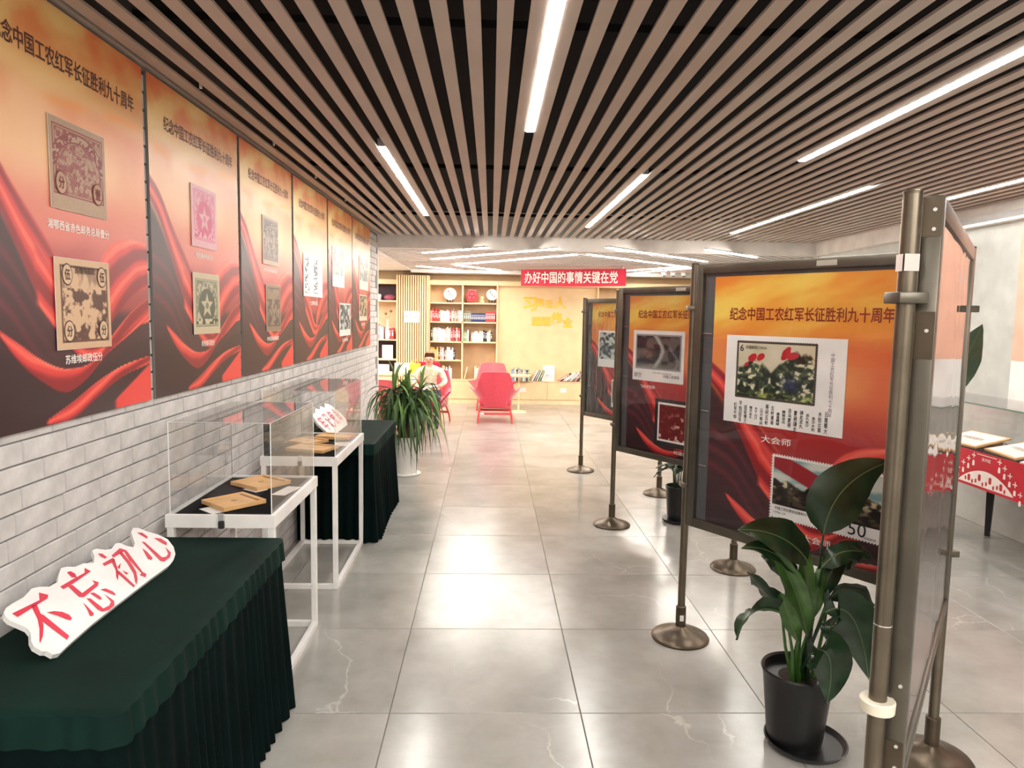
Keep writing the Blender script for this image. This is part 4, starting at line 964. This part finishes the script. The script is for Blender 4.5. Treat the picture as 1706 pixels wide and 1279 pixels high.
# large leaf by the right wall, seen above the glass case: a tall plant behind the panels
bp_ = thing('tall_banana_plant', 'tall plant with one large torn leaf showing above the right hand glass case', 'plant', (2.95, 4.95, 0))
G().lathe([(.14, 0), (.17, .05), (.19, .34), (.18, .35), (.16, .31), (.0, .31)], 30).out('pot', M_potb, bp_, True)
def bl_(px, py, dy=0.): return Yp(px, py, 5.0+dy)-Vector((2.95, 4.95, 0))
for (b, c, t, wd, sd, fo) in [((1560, 640, .0), (1605, 620, 0), (1636, 540, .0), .125, (.8, -.1, -.5), .12), ((1570, 645, .05), (1590, 615, .05), (1622, 628, .05), .035, (.3, -.3, -.9), .2), ((1530, 560, .1), (1500, 480, .1), (1440, 470, .2), .10, (.5, -.3, -.6), .2), ((1530, 600, .1), (1560, 520, .3), (1580, 500, .5), .09, (.5, -.3, -.6), .2)]:
    o = broad_leaf(bp_, bl_(*b), bl_(*c), bl_(*t), wd, sd, M_leaf, fo, 20)
    B = bl_(*b); G().tube([(0, 0, .3), (B.x*.3, B.y*.3, .9), B], [.022, .016, .008], 8).out('stem', M_leaf, bp_, True)

# ================================================================== RIGHT GLASS CASE AND WALL BOARD
rc = thing('glass_exhibit_table', 'glass-topped exhibit table with a red papercut apron along the right wall', 'display case', (3.5, 3.3, 0))
Lr = 2.5; Wd = .5
G().box(0, Wd, 0, Lr, .70, .735).out('table_top', M_felt, rc)
for (x, y) in ((.42, 2.0), (.42, .1), (.05, .1), (.05, 2.42)):
    g = G(); g.tube([(x, y, 0), (x, y, .70)], [.024, .045], 4); g.out('leg', M_ink_bk, rc)
ap = G().box(-.006, 0, 0, Lr, .485, .745).out('apron', M_ban2, rc)
p = .006
for q in ((0, p, 0, Lr, .735, 1.075), (Wd-p, Wd, 0, Lr, .735, 1.075), (p, Wd-p, 0, p, .735, 1.075), (p, Wd-p, Lr-p, Lr, .735, 1.075), (0, Wd, 0, Lr, 1.075, 1.083)): G().box(*q).out('glass_pane', M_glass, rc)
G().box(-.001, .001, 0, Lr, 1.074, 1.084).out('glass_edge', mat('green_glass_edge', (120, 150, 138), .2), rc)
# papercut bridge: outline shapes on the apron, in a frame whose x runs along -Y
def apron(pts, name='papercut', m_=M_ink_wh, yy=-.0075):
    # pts (s, z): s runs left->right as seen from the aisle (towards -Y)
    g = G().poly(pts, 0, 0, 0); g.v = [(yy+a[1]*0, 1.84-a[0], a[2]) for a in g.v]; return g.out(name, m_, ap)
N_ = 24
for s0 in (0.0, -.78, .78):
    bz = .505
    arch = [(s0+.07+.56*i/N_, bz+.115*math.sin(PI*i/N_)**.8) for i in range(N_+1)]
    apron(arch+[(s0+.63, bz), (s0+.07, bz)])
    for k in range(5):
        for sgn_ in (1, -1):
            c_ = s0+.35+sgn_*(.13+.052*k); hgt = .04-.001*k; zb_ = bz+.135-.028*k-.004*k*k
            apron([(c_-.011, zb_), (c_+.011, zb_), (c_+.011, zb_+hgt*.7), (c_+.006, zb_+hgt), (c_-.006, zb_+hgt), (c_-.011, zb_+hgt*.7)])
            apron([(c_-.022, zb_+.070), (c_+.018, zb_+.070), (c_+.018, zb_+.078), (c_-.022, zb_+.078)])
            apron([(c_-.004, zb_+.055), (c_+.004, zb_+.055), (c_+.004, zb_+.095), (c_-.004, zb_+.095)])
    apron([(s0+.25, .728), (s0+.45, .728), (s0+.45, .733), (s0+.25, .733)])
    for k in range(12):
        c_ = s0+.15+.036*k; r = .012+.008*(k % 3 == 1); zc = bz+.03+.012*math.sin(k*2.1)+(.02 if k in (4, 7) else 0)
        apron([(c_+r*math.cos(a*PI/4)*(.7+.3*(a % 2)), zc+r*1.3*math.sin(a*PI/4)) for a in range(8)], 'papercut_figure', M_ban2, -.0085)
    tt = text('lettering', '陈列馆', .085, .025, M_ink_wh, ap, -.0085, 1.84-(s0+.35), .70, .01, rot=(0, 0, -PI/2))
for i, (cy_, cx_, rz, lab) in enumerate([(5.25, 3.72, .1, 'framed paper document at the left end of the right glass case'), (4.78, 3.74, -.15, 'framed paper document in the middle of the right glass case'), (4.35, 3.70, .2, 'large white paper sheet at the right of the glass case')]):
    t = thing('framed_document', lab, 'document', (cx_, cy_, .735), rz)
    t.rotation_euler = (0, math.radians(-12), rz)
    G().box(-.15, .15, -.19, .19, .033, .048, bev=.002).out('frame', M_woodp if i < 2 else M_card, t)
    G().box(-.13, .13, -.17, .17, .048, .0495).out('sheet', M_card, t)
    text('lettering', '中华苏维埃', .2, .05, mat('ochre_ink', (170, 140, 90), .6), t, 0, 0, .0505, .01, rot=(-PI/2, 0, -PI/2))
    G().box(-.13, -.11, -.15, .15, 0, .033).out('foot', M_card, t); G().box(.11, .13, -.15, .15, -.03, .033).out('foot', M_card, t)
wb = thing('wall_board', 'tall board on the right wall, salmon pink above and white below', 'board', (RX-.03, 4.0, 1.0))
G().box(0, .028, 0, 1.47, .37, 1.44).out('pink_panel', mat('salmon_pink_print', (232, 176, 152), .45), wb)
G().box(0, .028, 0, 1.47, 0, .369).out('white_panel', M_card, wb)
wb2 = thing('wall_board', 'second tall salmon pink and white board nearer the camera on the right wall', 'board', (RX-.03, 2.1, 1.0))
G().box(0, .028, 0, 1.5, .37, 1.44).out('pink_panel', mat('salmon_pink_print'), wb2)
G().box(0, .028, 0, 1.5, 0, .369).out('white_panel', M_card, wb2)

# ================================================================== ARMCHAIRS
def armchair(label, loc, rz, up_m, grp='coral red lounge chairs'):
    t = thing('armchair', label, 'armchair', loc, rz, grp)       # faces +Y
    # shell: grid over angle (left arm - back - right arm) x height
    g = G(); nA, nH = 28, 10
    def prof(a, h):   # a -1..1, h 0..1
        s = abs(a); th = a*PI*.5*1.05
        rx = .27+.085*h*(s > .5)*sm1(.5, 1, s)+.03*h; ry = .30
        x = rx*math.sin(min(1, s*1.15)*PI/2)*(1 if a > 0 else -1); y = -ry*math.cos(min(1., s)*PI*.5)**.8+.02 if s < 1 else .02
        y = -.26-.10*h*(1-s)+.50*sm1(.42, 1., s)
        ztop = .80-.30*sm1(.38, .62, s)+.02*sm1(.62, 1, s)
        if s < .4: ztop = .80-.015*(s/.4)**3
        z = .25+(ztop-.25)*h
        x *= .82+.22*h if s < .45 else .80+.30*h
        return x, y, z
    for lay, off in ((0, 0), (1, .035)):
        for j in range(nH+1):
            for i in range(nA+1):
                a = -1+2*i/nA; x, y, z = prof(a, j/nH)
                cxn = -math.copysign(1, a)*sm1(.3, .6, abs(a)); cyn = 1-abs(cxn)
                g.v.append((x+cxn*off, y+cyn*off, z))
    n1 = (nA+1)*(nH+1)
    for j in range(nH):
        for i in range(nA):
            q = [j*(nA+1)+i, j*(nA+1)+i+1, (j+1)*(nA+1)+i+1, (j+1)*(nA+1)+i]
            g.f.append(q); g.m.append(0); g.f.append([v+n1 for v in q][::-1]); g.m.append(0)
    for i in range(nA):
        for j in (0, nH): q = [j*(nA+1)+i, j*(nA+1)+i+1]; g.f.append([q[0], q[1], q[1]+n1, q[0]+n1]); g.m.append(0)
    for j in range(nH):
        for i in (0, nA): a_, b_ = j*(nA+1)+i, (j+1)*(nA+1)+i; g.f.append([a_, b_, b_+n1, a_+n1]); g.m.append(0)
    g.out('shell', up_m, t, True)
    G().box(-.25, .25, -.24, .27, .27, .40, bev=.035).out('seat_cushion', up_m, t, True)
    G().box(-.22, .22, -.25, .22, .235, .272, bev=.01).out('seat_base', up_m, t)
    for sx in (-1, 1):
        for sy in (-1, 1):
            G().tube([(sx*.22, sy*.19, .25), (sx*.255, sy*.235, .12), (sx*.265, sy*.255, 0)], [.018, .015, .012], 8).out('leg', M_redm, t, True)
    for sy in (-1, 1): G().box(-.25, .25, sy*.225-.008, sy*.225+.008, .13, .165, bev=.003).out('stretcher', M_redm, t)
    if rz == 0.0: G().box(-.245, -.17, -.2345, -.233, .135, .16).out('label_tag', M_card, t)
    return t
def sm1(a, b, x): t = min(1, max(0, (x-a)/(b-a))); return t*t*(3-2*t)
armchair('coral red armchair seen from behind in the middle of the reading room', (.085, 11.0, 0), 0.0, M_red)
armchair('pink-red armchair facing the camera behind the middle one', (.04, 12.45, 0), PI, M_pink)
armchair('red armchair at the left, half hidden by the drooping plant', (-1.37, 9.5, 0), -.25, M_pink)
ac = armchair('red armchair in which the reader sits behind the drooping plant', (-.93, 10.75, 0), PI*.93, M_red)
bk = tag(G().box(-.11, .11, -.01, .01, -.07, .07, bev=.002).out('open_magazine', M_card, loc=(.09, 12.2, .62)), 'white magazine propped on the pink-red armchair', 'magazine'); bk.rotation_euler = (-.3, 0, 0); bk.location = (.09, 12.42, .475)
# round side table with yellow top
st = thing('side_table', 'round side table with a pale yellow top right of the middle armchair', 'table', (.50, 12.1, 0))
G().lathe([(.2, .62), (.21, .628), (.21, .64), (.2, .645)], 30).out('top', M_wlight, st, True)
G().tube([(0, 0, .02), (0, 0, .62)], .015, 10).out('stem', M_wlight, st, True); G().lathe([(.14, 0), (.13, .015), (.02, .025)], 26).out('foot', M_wlight, st, True)
# low table with papers in front of the left chair
lt = thing('reading_desk', 'pale low desk with papers between the left armchairs', 'desk', (-1.12, 9.75+.9, 0))
lt.location = (-1.62, 11.6, 0)
G().box(-.5, .5, -.25, .25, .66, .69, bev=.004).out('top', M_wlight, lt)
for x in (-.47, .43):
    for y in (-.22, .18): G().box(x, x+.04, y, y+.04, 0, .66).out('leg', M_wlight, lt)
o = tag(G().box(-.12, .12, -.08, .08, 0, .13, bev=.004).out('tissue_box', mat('pale_blue_box', (206, 220, 226), .5), loc=(-1.78, 11.6, .69)), 'pale blue box standing on the pale desk at the left', 'box')
o = tag(G().box(-.13, .13, -.008, .008, 0, .17).out('paper_stand', M_card, loc=(-1.42, 11.5, .69)), 'white printed card standing on the pale desk', 'card')
o = tag(G().box(-.09, .09, -.05, .05, 0, .17, bev=.02).out('tote_bag', mat('yellow_bag', (238, 206, 70), .6), loc=(-1.20, 11.55, .69)), 'bright yellow bag standing on the pale desk beside the reader', 'bag')
o.location = (-1.22, 11.5, .69); G().tube([(-.05, 0, .16), (-.04, 0, .22), (.04, 0, .22), (.05, 0, .16)], .006, 6).out('handle', mat('yellow_bag'), o)
o = tag(G().box(-.2, .2, -.03, .03, 0, .26, bev=.01).out('red_folder', M_banner, loc=(-1.0, 11.45, 0)), 'red folder propped up behind the reader', 'folder'); o.location = (-1.02, 11.55, .62)

# ------------------------------------------------------------------ seated reader
def skinned(name, joints, edges, mats, parent, fm=None, sub=2):
    me = bpy.data.meshes.new(name); me.from_pydata([j[0] for j in joints], edges, []); o = bpy.data.objects.new(name, me); link(o, parent)
    s = o.modifiers.new('skin', 'SKIN'); me.skin_vertices.new() if not me.skin_vertices else None
    for i, j in enumerate(joints):
        v = me.skin_vertices[0].data[i]; v.radius = (j[1], j[2] if len(j) > 2 else j[1]); v.use_root = (i == 0)
    sb = o.modifiers.new('sub', 'SUBSURF'); sb.levels = sub; sb.render_levels = sub
    dg = bpy.context.evaluated_depsgraph_get(); dg.update(); nm = bpy.data.meshes.new_from_object(o.evaluated_get(dg))
    o.modifiers.clear(); o.data = nm
    for m_ in mats: nm.materials.append(m_)
    if fm:
        for p_ in nm.polygons: p_.material_index = fm(p_.center); 
    for p_ in nm.polygons: p_.use_smooth = True
    return o
M_skin = mat('skin', (224, 162, 138), .5); M_shirt = mat('cream_patterned_shirt', (222, 212, 184), .7, noise=(26, .22)); M_trou = mat('dark_trousers', (52, 50, 58), .7); M_hair = mat('short_brown_hair', (150, 112, 84), .7)
pe = thing('person', 'person in a cream patterned top reading in a red armchair behind the drooping plant', 'person', (-.90, 10.60, 0), PI)   # local +Y forward -> faces camera
J = [((0, 0, .46), .13, .11), ((0, .0, .58), .12, .10), ((0, .03, .72), .14, .10), ((0, .07, .83), .13, .09), ((0, .10, .89), .05), ((0, .13, .93), .05), ((.0, .145, .985), .074, .088), ((0, .14, 1.03), .068, .075),
     ((.17, .07, .81), .056), ((.24, .13, .66), .045), ((.16, .30, .60), .033), ((.10, .36, .60), .022),
     ((-.17, .07, .81), .056), ((-.24, .13, .66), .045), ((-.16, .30, .60), .033), ((-.10, .36, .60), .022),
     ((.11, .06, .46), .09), ((.13, .42, .47), .065), ((.13, .44, .12), .045), ((.13, .44, .06), .04), ((.14, .58, .035), .032),
     ((-.11, .06, .46), .09), ((-.13, .42, .47), .065), ((-.13, .44, .12), .045), ((-.13, .44, .06), .04), ((-.14, .58, .035), .032)]
E_ = [(0, 1), (1, 2), (2, 3), (3, 4), (4, 5), (5, 6), (6, 7), (3, 8), (8, 9), (9, 10), (10, 11), (3, 12), (12, 13), (13, 14), (14, 15), (0, 16), (16, 17), (17, 18), (18, 19), (19, 20), (0, 21), (21, 22), (22, 23), (23, 24), (24, 25)]
def pmat(c):
    if c.z > .905 or (c.y > .22 and c.z > .55): return 0
    if c.z < .09: return 3
    if c.z < .54 : return 2
    return 1
skinned('body', J, E_, [M_skin, M_shirt, M_trou, M_ink_bk], pe, pmat)
def ell(c, r, n=14, top=None):
    g = G(); 
    for j in range(n+1):
        th = PI*j/n
        for k in range(2*n): g.v.append((c[0]+r[0]*math.sin(th)*math.cos(PI*k/n), c[1]+r[1]*math.sin(th)*math.sin(PI*k/n), c[2]+r[2]*math.cos(th)))
    for j in range(n):
        for k in range(2*n): g.f.append([j*2*n+k, (j+1)*2*n+k, (j+1)*2*n+(k+1) % (2*n), j*2*n+(k+1) % (2*n)]); g.m.append(0)
    return g
h_ = ell((0, .125, 1.035), (.079, .088, .085)); h_.f = [f for f in h_.f if sum(h_.v[i][2] for i in f)/4 > 1.088 or sum(h_.v[i][1] for i in f)/4 < .11]; h_.m = [0]*len(h_.f); h_.out('hair', M_hair, pe, True)
for sx in (-1, 1):
    ell((sx*.028, .222, 1.0), (.010, .007, .006), 8).out('eye', M_ink_bk, pe, True); ell((sx*.076, .14, .99), (.012, .02, .028), 8).out('ear', M_skin, pe, True)
ell((0, .232, .982), (.012, .018, .022), 8).out('nose', M_skin, pe, True); ell((0, .222, .952), (.024, .008, .006), 8).out('mouth', mat('lips', (176, 84, 84), .5), pe, True)
for sx in (-1, 1):
    hr = Vector((sx*.10, .36, .60))
    ell(tuple(hr+Vector((-sx*.01, .03, 0))), (.032, .042, .016), 8).out('palm', M_skin, pe, True)
    for k in range(4):
        b = hr+Vector((-sx*(.035-.022*k), .06, 0)); G().tube([b, b+Vector((0, .03, -.004)), b+Vector((-sx*.004, .05+.004*(k in (1, 2)), -.02))], [.008, .0075, .006], 7).out('finger', M_skin, pe, True)
    b = hr+Vector((-sx*.035, .01, .004)); G().tube([b, b+Vector((-sx*.02, .02, .01)), b+Vector((-sx*.028, .042, .006))], [.009, .0085, .007], 7).out('thumb', M_skin, pe, True)
ob = thing('open_book', 'open magazine held in the lap of the seated reader', 'book', (-.90, 10.19, .60), 0)
for sx in (-1, 1):
    o = G().box(0, .15, -.10, .10, 0, .006).out('page', M_card, ob); o.rotation_euler = (0, -.2 if sx > 0 else PI+.2, 0)

# ================================================================== BOOKS AND ORNAMENTS
BC = dict(white=(236, 230, 226), cream=(230, 214, 184), red=(214, 58, 62), pink=(226, 158, 150), lilac=(196, 186, 214), grey=(168, 164, 164), green=(150, 176, 138), mint=(196, 222, 204), yellow=(226, 184, 92), dark=(60, 44, 52), navy=(34, 42, 98), brown=(140, 116, 92), olive=(118, 116, 92), black=(34, 32, 34), blue=(120, 150, 190))
_B = {}
def bookmesh(c):
    if c in _B: return _B[c]
    g = G().box(0, 1, 0, .02, 0, 1, 0).box(0, .1, .02, 1, 0, 1, 0).box(.9, 1, .02, 1, 0, 1, 0).box(.1, .9, .02, .97, .015, .97, 1).box(.15, .85, -.004, 0, .72, .78, 1).box(.3, .7, -.004, 0, .3, .62, 1)
    o = g.out('book', None, mats=[mat('book_cover_'+c, BC[c], .5), M_card]); _B[c] = o.data; bpy.data.objects.remove(o); return _B[c]
ORD = 'first second third fourth fifth sixth seventh eighth ninth tenth eleventh twelfth thirteenth fourteenth fifteenth sixteenth seventeenth eighteenth nineteenth twentieth'.split()
def row(where, x0, z, spec, yb=YB-.02, dep=.17, group=None):
    x = x0; cnt = 0
    for (c, wd, h) in spec:
        if c == '-': x += wd; continue
        o = inst('book', bookmesh(c), None, (x, yb-dep-.06, z), (0, 0, 0), (wd-.0015, dep, h))
        tag(o, '%s from left on %s, %s book' % (ORD[cnt], where, c), 'book', 'books on %s' % where); x += wd; cnt += 1
def seq(pat, w0, h0, jw=.006, jh=.03): return [(c, w0+random.uniform(-jw, jw), h0+random.uniform(-jh, jh)) for c in pat]
row('the second shelf of the left oak bay', -1.13, 1.522, seq(['pink', 'red', 'red', 'red', 'red', 'red', 'cream', 'white', 'mint', 'mint', 'white', 'white', 'red', 'cream', 'brown', 'pink', 'brown', 'pink', 'lilac', 'lilac'], .0295, .215))
row('the third shelf of the left oak bay', -1.12, 1.154, seq(['dark', 'green', 'white', 'cream', 'lilac', 'lilac', 'white', 'white', 'lilac', 'white', 'grey', 'cream', 'cream', 'pink', 'red', 'red', 'dark', 'pink', 'red', 'red'], .029, .235))
row('the fourth shelf of the left oak bay', -1.13, .807, seq(['yellow', 'yellow', 'yellow', 'yellow', 'yellow', 'dark', 'pink', 'pink', 'white', 'dark', 'pink', 'white', 'white', 'white', 'white', 'dark'], .0295, .21))
row('the bottom shelf of the left oak bay', -.97, .439, seq(['dark', 'white', 'pink', 'cream', 'brown', 'white', 'dark', 'white', 'white'], .030, .23))
row('the second shelf of the right oak bay', -.51, 1.522, [('olive', .034, .20)]*4+[('navy', .0275, .165)]*10+[('red', .030, .20)]*6)
row('the third shelf of the right oak bay', -.51, 1.154, seq(['green', 'green', 'mint', '-', 'pink', 'white', 'white', 'white', 'white', 'cream', 'white', 'black', 'black', 'white', 'cream', 'black'], .034, .19))
row('the far left shelf behind the white vase', -2.18, 1.175, seq(['white', 'white', 'red', 'white', 'grey', 'lilac'], .03, .25)+[('-', .09, 0), ('red', .05, .2), ('red', .05, .21)])
row('the oak cabinet left of the middle armchair', -.30, .439, seq(['cream', 'white', 'cream'], .035, .23))
row('the oak cabinet behind the side table', .40, .439, seq(['blue', 'green', 'white', 'dark', 'grey', 'green', 'brown', 'mint', 'grey', 'dark', 'green'], .03, .22), yb=YS+.07)
# leaning rows
def leaning(where, x0, n_, cols, step, lean0, lean1, h=.21):
    for i in range(n_):
        c = cols[i % len(cols)]; le = lean0+(lean1-lean0)*i/max(1, n_-1)
        o = inst('book', bookmesh(c), None, (x0+i*step, YS-.10, .4405), (0, le, 0), (.022, .15, h)); o.location.z = .4395+(.022*math.sin(le) if le > 0 else 0)
        tag(o, '%s leaning book from left on %s, %s' % (ORD[i], where, c), 'book', 'books leaning on %s' % where)
leaning('the cabinet left of the notice', .78, 5, ['white', 'grey', 'cream', 'green'], .045, .5, .35, .22)
leaning('the cabinet right of the notice', 1.28, 15, ['pink', 'dark', 'cream', 'white', 'grey', 'white', 'brown'], .044, 1.0, .38, .235)
o = tag(G().box(-.11, .11, -.01, .01, 0, .30, bev=.003).out('acrylic_notice', M_card, loc=(1.10, YS-.03, .438)), 'white framed notice standing on the cabinet in front of the wall panel', 'notice')
for k in range(5): G().box(-.07, .07, -.0112, -.0105, .07+.04*k, .074+.04*k).out('print_line', mat('pale_blue_ink', (170, 180, 214), .6), o)
o = tag(G().box(0, .02, 0, .16, 0, .24).out('leaning_folder', mat('book_cover_cream'), loc=(-.50, YS+.03, .439)), 'cream folder leaning in the open niche of the right oak bay', 'folder'); o.rotation_euler = (0, .25, 0)
# ornaments
def plate(x, label, k=1.):
    t = thing('porcelain_plate', label, 'plate', (x, YS+.12, 1.878))
    g = G().lathe([(.02, 0), (.09*k, .008), (.115*k, .02), (.118*k, .024), (.09*k, .014), (.0, .008)], 30)
    o = g.out('dish', M_card, t, True); o.rotation_euler = (PI/2-.15, 0, 0); o.location = (0, .02, .155)
    for q in ((-.03, .05), (.04, -.03), (0, .0)): 
        o = G().poly([(q[0]+.012*math.cos(a)*(1+.5*(a_i % 2)), .155+q[1]+.03*math.sin(a)) for a_i, a in enumerate([i*PI/4 for i in range(8)])], 0, 0, -.012).out('painted_motif', mat('grey_green_paint', (150, 160, 156), .5), t)
    G().box(-.06, .06, -.03, .05, 0, .012).box(-.06, -.045, -.03, -.015, 0, .06).box(.045, .06, -.03, -.015, 0, .06).box(-.008, .008, .035, .05, 0, .14).out('stand', M_ink_bk, t)
plate(-.77, 'round white porcelain plate on the top shelf of the left oak bay')
plate(.045-.03, 'round white porcelain plate on a dark stand at the right end of the top shelf', .9)
v = thing('red_vase', 'round red papercut style ornament on the top shelf of the right oak bay', 'ornament', (-.36, YS+.1, 1.878))
G().lathe([(.06, 0), (.1, .03), (.118, .10), (.11, .16), (.08, .21), (.085, .235)], 28).out('body', mat('rose_glaze', (214, 96, 104), .3), v, True)
for a0 in (0, 2*PI/3, 4*PI/3):
    g = G(); c_ = Vector((.045*math.sin(a0), .12+.045*math.cos(a0)))
    g.tube([(c_.x+.042*math.cos(i*PI/7), -.122+.0*i, c_.y+.042*math.sin(i*PI/7)) for i in range(15)], .008, 6); g.out('knot_relief', mat('crimson_glaze', (170, 24, 44), .3), v, True)
G().box(-.085, .085, -.03, .03, .232, .24).out('rim', M_ink_wh, v)
cu_ = tag(G().lathe([(.02, 0), (.03, .02), (.032, .05), (.02, .065)], 16).out('small_yellow_cup', mat('cream_glaze', (244, 216, 160), .4), loc=(-.17, YS+.1, 1.935)), 'small cream ornament on a stand between the red ornament and the plate', 'ornament')
G().box(-.035, .035, -.03, .03, -.057, 0).out('plinth', M_woodd, cu_)
vs = thing('white_vase', 'white bottle vase with two dried blossoms in the far left niche', 'vase', (-1.93, YS+.09, 1.177))
G().lathe([(.035, 0), (.048, .03), (.048, .15), (.03, .22), (.016, .27), (.014, .36), (.02, .375)], 20).out('bottle', M_potw, vs, True)
for q in ((-.035, .47), (.06, .52)):
    G().tube([(0, 0, .36), (q[0]*.5, 0, .42), (q[0], 0, q[1])], .003, 5).out('twig', M_cane, vs); ell((q[0], 0, q[1]), (.028, .02, .024), 6).out('blossom', M_cane, vs)
fs = thing('framed_certificate', 'white framed certificate in the dark lower niche at the far left', 'frame', (-1.93, YS+.06, .806))
G().box(-.10, .10, 0, .015, 0, .26, bev=.003).out('frame', M_card, fs); G().box(-.08, .08, -.002, 0, .02, .24).out('sheet', mat('pale_grey_sheet', (214, 220, 218), .5), fs)
cr = tag(ell((0, 0, .055), (.105, .05, .055), 12).out('rock_ornament', mat('mauve_stone', (150, 72, 96), .6, bump=(20, 1.)), loc=(-1.90, YS+.1, 1.897)), 'mauve carved ornament in the dark top niche at the far left', 'ornament')
for i in range(2): tag(G().box(-.07, .07, -.05, .05, 0, .055, bev=.01).out('gift_box', M_card if i else mat('pink_box', (232, 178, 186), .5), loc=(-2.12, YS+.08, 1.897+.056*i)), ('white box on top of the pair' if i else 'pink box at the bottom of the pair')+' in the dark top niche', 'box')
tag(G().lathe([(.02, 0), (.06, .01), (.07, .11), (.068, .115), (.0, .05)], 20).out('wire_basket', M_housing, loc=(2.33, YS+.1, 1.877)), 'small wire basket on the top shelf of the bay right of the wall panel', 'basket')
row('second shelf right of the wall panel', 2.05, 1.522, seq(['white', 'red', 'cream', 'grey', 'green', 'white'], .035, .2))
